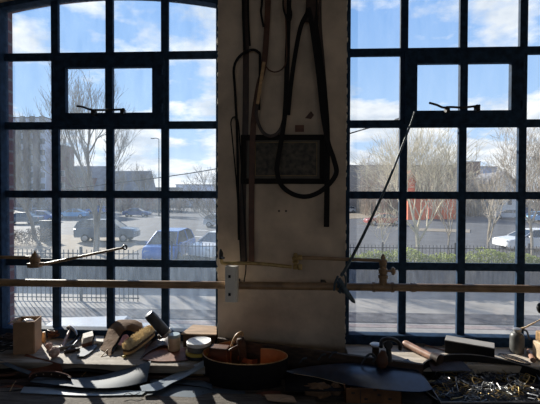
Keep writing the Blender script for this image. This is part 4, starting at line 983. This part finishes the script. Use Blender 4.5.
def hz(py, px, Y): return at_y(px, py, Y).z-GZ
# tower block at far left
Y = 95; x0, x1 = at_ground_x(10, Y), at_ground_x(46, Y); H = hz(118, 30, Y)
tb = house('tower_block', x0, x1, Y, 5, H, 0, TOWER, TOWERB, 'pale tower block with rows of dark balconies at far left', cat='building', flat=True)
for c_ in range(3):
    cx = x0+(x1-x0)*(.25+.27*c_)
    MB().box((cx, Y-.5, GZ+H/2-1), ((x1-x0)*.13, 1.2, H-3)).build('balcony_stack', TOWERB, tb)
    for k in range(8): f_ = MB().box((cx+(x1-x0)*.115, Y-.1, GZ+3+k*2.8), (1.3, .2, 1.3)).build('window', WIN, tb)
# brick block in pane two
Y = 96; x0, x1 = at_ground_x(55, Y), at_ground_x(64.5, Y)
house('brick_block', x0, x1, Y, 4.5, hz(146, 60, Y), 0, BRK, ROOFT, 'tall red-brown brick block at the left of the second window column', [(x0+(x1-x0)*a, z, .9, 1.3) for a in (.6, .85) for z in (3, 6, 9)], cat='building', flat=True)
Y = 104; x0, x1 = at_ground_x(66, Y), at_ground_x(106, Y)
house('long_building', x0, x1, Y, 8, hz(178, 85, Y), hz(165, 85, Y)-hz(178, 85, Y), BRK, ROOFT, 'long low brick building with a slate roof behind the tall tree, left window', [(x0+1.5+2.4*k, 2.2, 1, 1.2) for k in range(5)], gable='side', cat='building')
Y = 94; x0, x1 = at_ground_x(94, Y), at_ground_x(146, Y)
house('gabled_house', x0, x1, Y, 7, hz(192, 120, Y), hz(170, 120, Y)-hz(192, 120, Y), BRK, ROOFT, 'dark gabled brick house in the third column of the left window', [(x0+2, 2, 1, 1.1), (x1-2.6, 2, 1, 1.1)], gable='side')
for k, (a, b, t_, col, lab) in enumerate([(146, 178, 188, BRWB, 'distant flat shed left of the terrace on the skyline'), (176, 232, 185, TOWER, 'distant long pale building on the skyline at the right of the left window')]):
    Y = 120+8*k; house('far_building', at_ground_x(a, Y), at_ground_x(b, Y), Y, 6, hz(t_, (a+b)/2, Y), 0, col, ROOFT, lab, [(at_ground_x(a, Y)+2+k_*3, 2.2, 1.4, 1.2) for k_ in range(3)], cat='building', flat=True)
# long brown shed in the right window
Y = 84; house('long_shed', at_ground_x(335, Y), at_ground_x(457, Y), Y, 16, hz(166, 400, Y), 0, BRWB, ROOFT, 'long flat-topped brown shed behind the thicket, right window', cat='building', flat=True)
# red cladded building pieces
Y = 62; rb = house('red_kiosk', at_ground_x(430, Y), at_ground_x(456, Y), Y, 5, hz(199, 440, Y), 0, REDB, REDB, 'low red-orange building at the left of the third column, right window', cat='building', flat=True)
house('red_kiosk', at_ground_x(404, Y), at_ground_x(421, Y), Y-2, 4, hz(200, 410, Y), 0, REDB, REDB, 'small red-orange building behind the forked tree', cat='building', flat=True)
Y = 66; house('red_gable', at_ground_x(406, Y), at_ground_x(415, Y), Y, 3, hz(182, 410, Y), hz(172, 410, Y)-hz(182, 410, Y), REDB, REDB, 'narrow red gable rising beside the glazing bar, right window', gable='front', cat='building')
Y = 130; house('brick_tower', at_ground_x(464, Y), at_ground_x(480, Y), Y, 10, hz(162, 470, Y), 0, BRK, ROOFT, 'square brick block on the skyline in the third column of the right window', [(at_ground_x(464, Y)+1.5+2*k, 7.5+3*j, .9, 1.3) for k in range(2) for j in range(2)], cat='building', flat=True)
Y = 140; house('grey_block', at_ground_x(480, Y), at_ground_x(497, Y), Y, 10, hz(167, 488, Y), 0, TOWER, ROOFT, 'blue-grey block just right of the square brick one on the skyline', cat='building', flat=True)
Y = 70; x0, x1 = at_ground_x(494, Y), at_ground_x(516, Y)
house('white_house', x0, x1, Y, 9, hz(184, 505, Y), hz(173, 505, Y)-hz(184, 505, Y), WHR, ROOFT, 'white gabled house among bare trees, right window', [(x0+1.1, 2.6, .7, .9), (x1-1.1, 2.6, .7, .9)])
# street lamp
q = gp(159, 216); lp = thing('street_lamp', (q[0], q[1], GZ), 'tall thin street lamp in the third column of the left window', 'street lamp')
D_ = q[1]; Ht = hz(139, 159, D_)
MB().tube([V(q[0], q[1], GZ), V(q[0], q[1], GZ+Ht)], [.11, .07], 8).build('lamp_post', RAILM, lp, True)
MB().tube([V(q[0], q[1], GZ+Ht), V(q[0]-.5, q[1], GZ+Ht+.15), V(q[0]-1.0, q[1], GZ+Ht+.12)], .07, 8).build('lamp_arm', RAILM, lp, True)
MB().box(V(q[0]-1.1, q[1], GZ+Ht+.1), (.6, .25, .15), bev=.04).build('lamp_head', RAILM, lp)
# overhead cable
A_ = at_y(62, 190, 20); Bc = at_y(218, 168.5, 16); Cc = at_y(372, 127, 12.2)
o = MB().tube(cr([A_, Bc, Cc, at_y(404, 117, 2.47)], 10), [.022]*21+[.022-.0017*i for i in range(10)], 6).build('overhead_cable', mat('black_rubber', (.012, .013, .016), .95, spec=.1), None, True); tag(o, 'black overhead cable slanting up from the left window to the right one', 'cable')
# bin & bollards at far left
q = gp(47, 241); bn = thing('litter_bin', (q[0], q[1], GZ), 'dark litter bin post beside the footway at far left', 'bin')
MB().box((q[0], q[1], GZ+.75), (.8, .6, 1.5), bev=.06).build('bin_body', RAILM, bn); MB().box((q[0], q[1], GZ+1.55), (.9, .7, .12), bev=.04).build('bin_lid', RAILM, bn)
# parking lines
for k, (a, b) in enumerate([((122, 234), (133, 231)), ((185, 236), (203, 237)), ((196, 230), (208, 230.6)), ((196, 250), (216, 251)), ((150, 217), (163, 217.5)), ((118, 229), (126, 228))]):
    pa, pb = onground(*a), onground(*b); d_ = (pb-pa).normalized(); n_ = V(-d_.y, d_.x, 0)*.12; z_ = V(0, 0, .008)
    struct(MB().prism([pa-n_+z_, pb-n_+z_, pb+n_+z_, pa+n_+z_], (0, 0, -.006)).build('parking_line', LINE))

# cars: side profile lofted across the width, with a narrower glasshouse
def paint(name, col): return mat('car_paint_'+name, col, .25, .2, var=.04, scale=3, coat=.6)
PROF = {
 'hatch': dict(L=3.9, W=1.7, body=[(-1.95, .32), (-1.95, .62), (-1.85, .86), (-1.0, .98), (1.6, .98), (1.92, .88), (1.95, .5), (1.9, .32)], cab=[(-1.05, .97), (-.35, 1.44), (.9, 1.48), (1.55, 1.30), (1.85, .95)], wh=(-1.2, 1.22)),
 'saloon': dict(L=4.5, W=1.78, body=[(-2.25, .32), (-2.25, .6), (-2.1, .78), (-1.05, .93), (1.5, .96), (2.1, .95), (2.25, .85), (2.25, .45), (2.2, .32)], cab=[(-1.15, .92), (-.35, 1.38), (.75, 1.42), (1.65, .96)], wh=(-1.4, 1.38)),
 'mpv': dict(L=4.1, W=1.75, body=[(-2.05, .32), (-2.05, .7), (-1.9, .92), (-1.35, 1.02), (1.8, 1.05), (2.03, .95), (2.05, .5), (2.0, .32)], cab=[(-1.45, 1.0), (-.55, 1.60), (1.2, 1.64), (1.75, 1.5), (1.98, 1.02)], wh=(-1.3, 1.3)),
 'suv': dict(L=4.6, W=1.85, body=[(-2.3, .38), (-2.3, .8), (-2.15, 1.0), (-1.15, 1.1), (2.0, 1.12), (2.28, 1.0), (2.3, .55), (2.25, .38)], cab=[(-1.2, 1.09), (-.45, 1.66), (1.4, 1.70), (2.0, 1.55), (2.22, 1.1)], wh=(-1.45, 1.4)),
}
def car(kind, pm, pos, rot, label):
    d = PROF[kind]; W = d['W']; t_ = thing('car', (0, 0, 0), label, 'car')
    def loftx(prof, secs):
        mb = MB(); n = len(prof); R_ = [[mb.b.verts.new((x*sx, y, z if z < zc else zc+(z-zc)*sz)) for x, z in prof] for y, sx, sz, zc in secs]
        for a, b in zip(R_, R_[1:]):
            for i in range(n): mb.b.faces.new((a[i], a[(i+1) % n], b[(i+1) % n], b[i]))
        mb.b.faces.new(R_[0]); mb.b.faces.new(R_[-1][::-1]); return mb
    zb = d['body'][2][1]
    loftx(d['body'], [(-W/2, .96, .9, .6), (-W/2+.06, .985, .98, .6), (-W/2+.2, 1, 1, .6), (0, 1.01, 1.02, .6), (W/2-.2, 1, 1, .6), (W/2-.06, .985, .98, .6), (W/2, .96, .9, .6)]).build('car_body', pm, t_, True, 35)
    cz = d['cab'][0][1]; base = d['cab']
    hgt = max(z for x, z in base)-cz
    mb = MB(); n = len(base); R_ = []
    def yy(z): return (W/2-.07) - .22*(z-cz)/hgt
    L_ = [mb.b.verts.new((x, -yy(z), z)) for x, z in base]; Rr = [mb.b.verts.new((x, yy(z), z)) for x, z in base]
    for i in range(n-1): mb.b.faces.new((L_[i], L_[i+1], Rr[i+1], Rr[i]))
    mb.b.faces.new(L_); mb.b.faces.new(Rr[::-1]); mb.build('car_windows', CGL, t_)
    # roof skin and pillars
    mb = MB(); top_ = [p for p in base if p[1] > cz+.6*hgt]; xa, xb = top_[0][0]-.03, top_[-1][0]+.05
    mb.prism([V(x, -yy(z)-.012, z-.005) for x, z in top_]+[V(x, -yy(z)-.012, z+.03) for x, z in top_[::-1]], (0, 2*yy(top_[0][1])+.024, 0))
    for s in (-1, 1):
        for (x1_, z1_), (x2_, z2_) in ((base[0], base[1]), (base[-2], base[-1])):
            mb.tube([V(x1_, s*(yy(z1_)+.0), z1_), V(x2_, s*(yy(z2_)+.0), z2_)], .035, 6)
        xm = (base[1][0]+base[-2][0])/2; mb.tube([V(xm, s*(yy(cz)+.0), cz), V(xm, s*yy(cz+hgt), cz+hgt)], .035, 6)
    mb.build('car_roof', pm, t_)
    for x in d['wh']:
        for s in (-1, 1):
            wl_ = MB().lathe(V(x, s*(W/2-.19), .32), [(.20, 0), (.31, .01), (.32, .05), (.32, .17), (.30, .20), (.20, .205)], 20, (0, s, 0)).build('wheel', TYRE, t_, True)
            MB().lathe(V(x, s*(W/2+.012), .32), [(.20, 0), (.19, .012), (.06, .02)], 16, (0, s, 0)).build('hub_cap', HUBM, wl_, True)
    for s in (-1, 1):
        MB().box((-d['L']/2+.06, s*(W/2-.28), .68), (.10, .34, .13), bev=.03).build('headlamp', LAMPG, t_)
        MB().box((d['L']/2-.05, s*(W/2-.2), .78), (.08, .2, .2), bev=.02).build('tail_lamp', REDB, t_)
        MB().box((d['cab'][0][0]+.35, s*(W/2+.06), cz+.05), (.12, .16, .11), bev=.03).build('wing_mirror', pm, t_)
    t_.location = (pos[0], pos[1], GZ); t_.rotation_euler = (0, 0, rot); return t_
for _n in (LBLUL, LBLUL): _n.node_tree.nodes['Principled BSDF'].inputs['IOR'].default_value = 1.6
P_BLUE = paint('blue', (.03, .13, .42)); P_SIL = paint('silver', (.45, .47, .5)); P_WHT = paint('white', (.75, .76, .77)); P_NAVY = paint('navy', (.03, .07, .2))
P_GREY = paint('grey', (.10, .13, .17)); P_RED = paint('red', (.40, .03, .03)); P_LB = paint('light_blue', (.12, .35, .62))
R_ = math.radians
car('mpv', P_BLUE, gp(171, 259), R_(88), 'bright blue people carrier parked in the left window')
car('hatch', P_WHT, gp(220, 257), R_(64), 'white hatchback half hidden by the pier, left window')
car('hatch', P_SIL, gp(221, 227), R_(180), 'silver hatchback further back beside the pier, left window')
car('saloon', P_NAVY, gp(137, 216.5), R_(180), 'dark blue saloon parked across the third column of the left window')
car('suv', P_GREY, gp(108, 241), R_(186), 'dark grey estate car between the second and third columns, left window')
car('saloon', P_LB, gp(73, 218), R_(10), 'light blue saloon in the second column of the left window')
car('saloon', P_GREY, gp(22, 224), R_(8), 'grey saloon behind the tree at far left')
car('hatch', P_BLUE, gp(43, 222), R_(190), 'small blue hatchback right of the grey saloon at far left')
car('hatch', P_BLUE, gp(97, 213.5), R_(5), 'distant blue hatchback above the grey estate car')
car('saloon', P_WHT, gp(532, 250), R_(4), 'white saloon driving past the hedge at the right edge')
car('hatch', P_LB, gp(536, 222), R_(10), 'light blue hatchback parked at the right edge')
car('hatch', P_SIL, gp(508, 219), R_(-25), 'silver-grey hatchback parked in the third column of the right window')
car('hatch', P_NAVY, gp(522, 215.5), R_(-15), 'dark blue hatchback behind the silver-grey one')
car('saloon', P_RED, gp(383, 225), R_(5), 'red saloon seen behind the plaited cord, right window')
car('hatch', P_WHT, gp(346, 213), R_(15), 'white hatchback at the far left of the right window')
car('hatch', P_SIL, (-3.35, 6.3), R_(-82), 'silver car parked right below the left window')

# ================================================================ light
SUN_AZ, SUN_EL = R_(42), R_(22)
sd_ = V(math.sin(SUN_AZ)*math.cos(SUN_EL), -math.cos(SUN_AZ)*math.cos(SUN_EL), -math.sin(SUN_EL))
sl = bpy.data.lights.new('sun', 'SUN'); sl.energy = 8.5; sl.angle = R_(.6); sl.color = (1, .93, .82)
so_ = bpy.data.objects.new('sun', sl); C.objects.link(so_); so_.rotation_euler = sd_.to_track_quat('-Z', 'Y').to_euler(); so_.location = -sd_*30
for xb in (-1.3, 1.3):  # portals at the openings added in the back wall
    pl_ = bpy.data.lights.new('window_portal', 'AREA'); pl_.shape = 'RECTANGLE'; pl_.size = 2.0; pl_.size_y = .95; pl_.cycles.is_portal = True
    po = bpy.data.objects.new('window_portal', pl_); C.objects.link(po); po.location = (xb, -3.22, 1.975); po.rotation_euler = (R_(90), 0, 0)
for w in (W0, W1):
    pl_ = bpy.data.lights.new('window_portal', 'AREA'); pl_.shape = 'RECTANGLE'; pl_.size = w[1]-w[0]+.1; pl_.size_y = 2.15; pl_.cycles.is_portal = True
    po = bpy.data.objects.new('window_portal', pl_); C.objects.link(po); po.location = ((w[0]+w[1])/2, 2.46, EYE+.17); po.rotation_euler = (R_(-90), 0, 0)
world = bpy.data.worlds.new('sky'); bpy.context.scene.world = world; world.use_nodes = True
nt = world.node_tree; N = nt.nodes; L = nt.links; bg = N['Background']
tc = N.new('ShaderNodeTexCoord'); sp_ = N.new('ShaderNodeSeparateXYZ'); L.new(tc.outputs['Generated'], sp_.inputs[0])
gr = N.new('ShaderNodeValToRGB'); L.new(sp_.outputs[2], gr.inputs[0]); cr_ = gr.color_ramp
cr_.elements[0].position = 0; cr_.elements[0].color = (.60, .72, .85, 1); cr_.elements[1].position = .9; cr_.elements[1].color = (.05, .14, .42, 1)
e = cr_.elements.new(.18); e.color = (.36, .56, .85, 1); e = cr_.elements.new(.42); e.color = (.21, .41, .78, 1)
# clouds on a plane overhead
mx_ = N.new('ShaderNodeMath'); mx_.operation = 'MAXIMUM'; mx_.inputs[1].default_value = .0; L.new(sp_.outputs[2], mx_.inputs[0])
ad_ = N.new('ShaderNodeMath'); ad_.inputs[1].default_value = .22; L.new(mx_.outputs[0], ad_.inputs[0])
dx = N.new('ShaderNodeMath'); dx.operation = 'DIVIDE'; L.new(sp_.outputs[0], dx.inputs[0]); L.new(ad_.outputs[0], dx.inputs[1])
dy = N.new('ShaderNodeMath'); dy.operation = 'DIVIDE'; L.new(sp_.outputs[1], dy.inputs[0]); L.new(ad_.outputs[0], dy.inputs[1])
cb_ = N.new('ShaderNodeCombineXYZ'); L.new(dx.outputs[0], cb_.inputs[0]); L.new(dy.outputs[0], cb_.inputs[1]); cb_.inputs[2].default_value = 3.1
nz_ = N.new('ShaderNodeTexNoise'); nz_.inputs['Scale'].default_value = 1.9; nz_.inputs['Detail'].default_value = 9; nz_.inputs['Roughness'].default_value = .58; L.new(cb_.outputs[0], nz_.inputs['Vector'])
cv = N.new('ShaderNodeValToRGB'); L.new(nz_.outputs['Fac'], cv.inputs[0]); cv.color_ramp.elements[0].position = .49; cv.color_ramp.elements[1].position = .59
# more cloud near the skyline
hz_ = N.new('ShaderNodeMapRange'); L.new(sp_.outputs[2], hz_.inputs[0]); hz_.inputs['From Min'].default_value = .0; hz_.inputs['From Max'].default_value = .32; hz_.inputs['To Min'].default_value = .16; hz_.inputs['To Max'].default_value = -.02
a2_ = N.new('ShaderNodeMath'); L.new(nz_.outputs['Fac'], a2_.inputs[0]); L.new(hz_.outputs[0], a2_.inputs[1]); L.new(a2_.outputs[0], cv.inputs[0])
cc_ = N.new('ShaderNodeValToRGB'); n3 = N.new('ShaderNodeTexNoise'); n3.inputs['Scale'].default_value = 4; n3.inputs['Detail'].default_value = 6; L.new(cb_.outputs[0], n3.inputs['Vector']); L.new(n3.outputs['Fac'], cc_.inputs[0])
cc_.color_ramp.elements[0].position = .35; cc_.color_ramp.elements[0].color = (.55, .62, .72, 1); cc_.color_ramp.elements[1].position = .62; cc_.color_ramp.elements[1].color = (.95, .96, .97, 1)
mm = N.new('ShaderNodeMix'); mm.data_type = 'RGBA'; L.new(cv.outputs[0], mm.inputs[0]); L.new(gr.outputs[0], mm.inputs[6]); L.new(cc_.outputs[0], mm.inputs[7])
L.new(mm.outputs[2], bg.inputs[0]); bg.inputs[1].default_value = 1.0

# ---------------------------------------------------------------- camera
cam = bpy.data.cameras.new('camera'); co = bpy.data.objects.new('camera', cam); C.objects.link(co)
cam.sensor_width = 36; cam.lens = 390/540*36; cam.clip_start = .02; cam.clip_end = 1000
M = Matrix((RT, UP, -FW)).transposed().to_4x4(); M.translation = V(0, 0, EYE); co.matrix_world = M
bpy.context.scene.camera = co
vs = bpy.context.scene.view_settings; vs.view_transform = 'Standard'; vs.look = 'None'; vs.exposure = .25; vs.gamma = 1; vs.use_curve_mapping = False
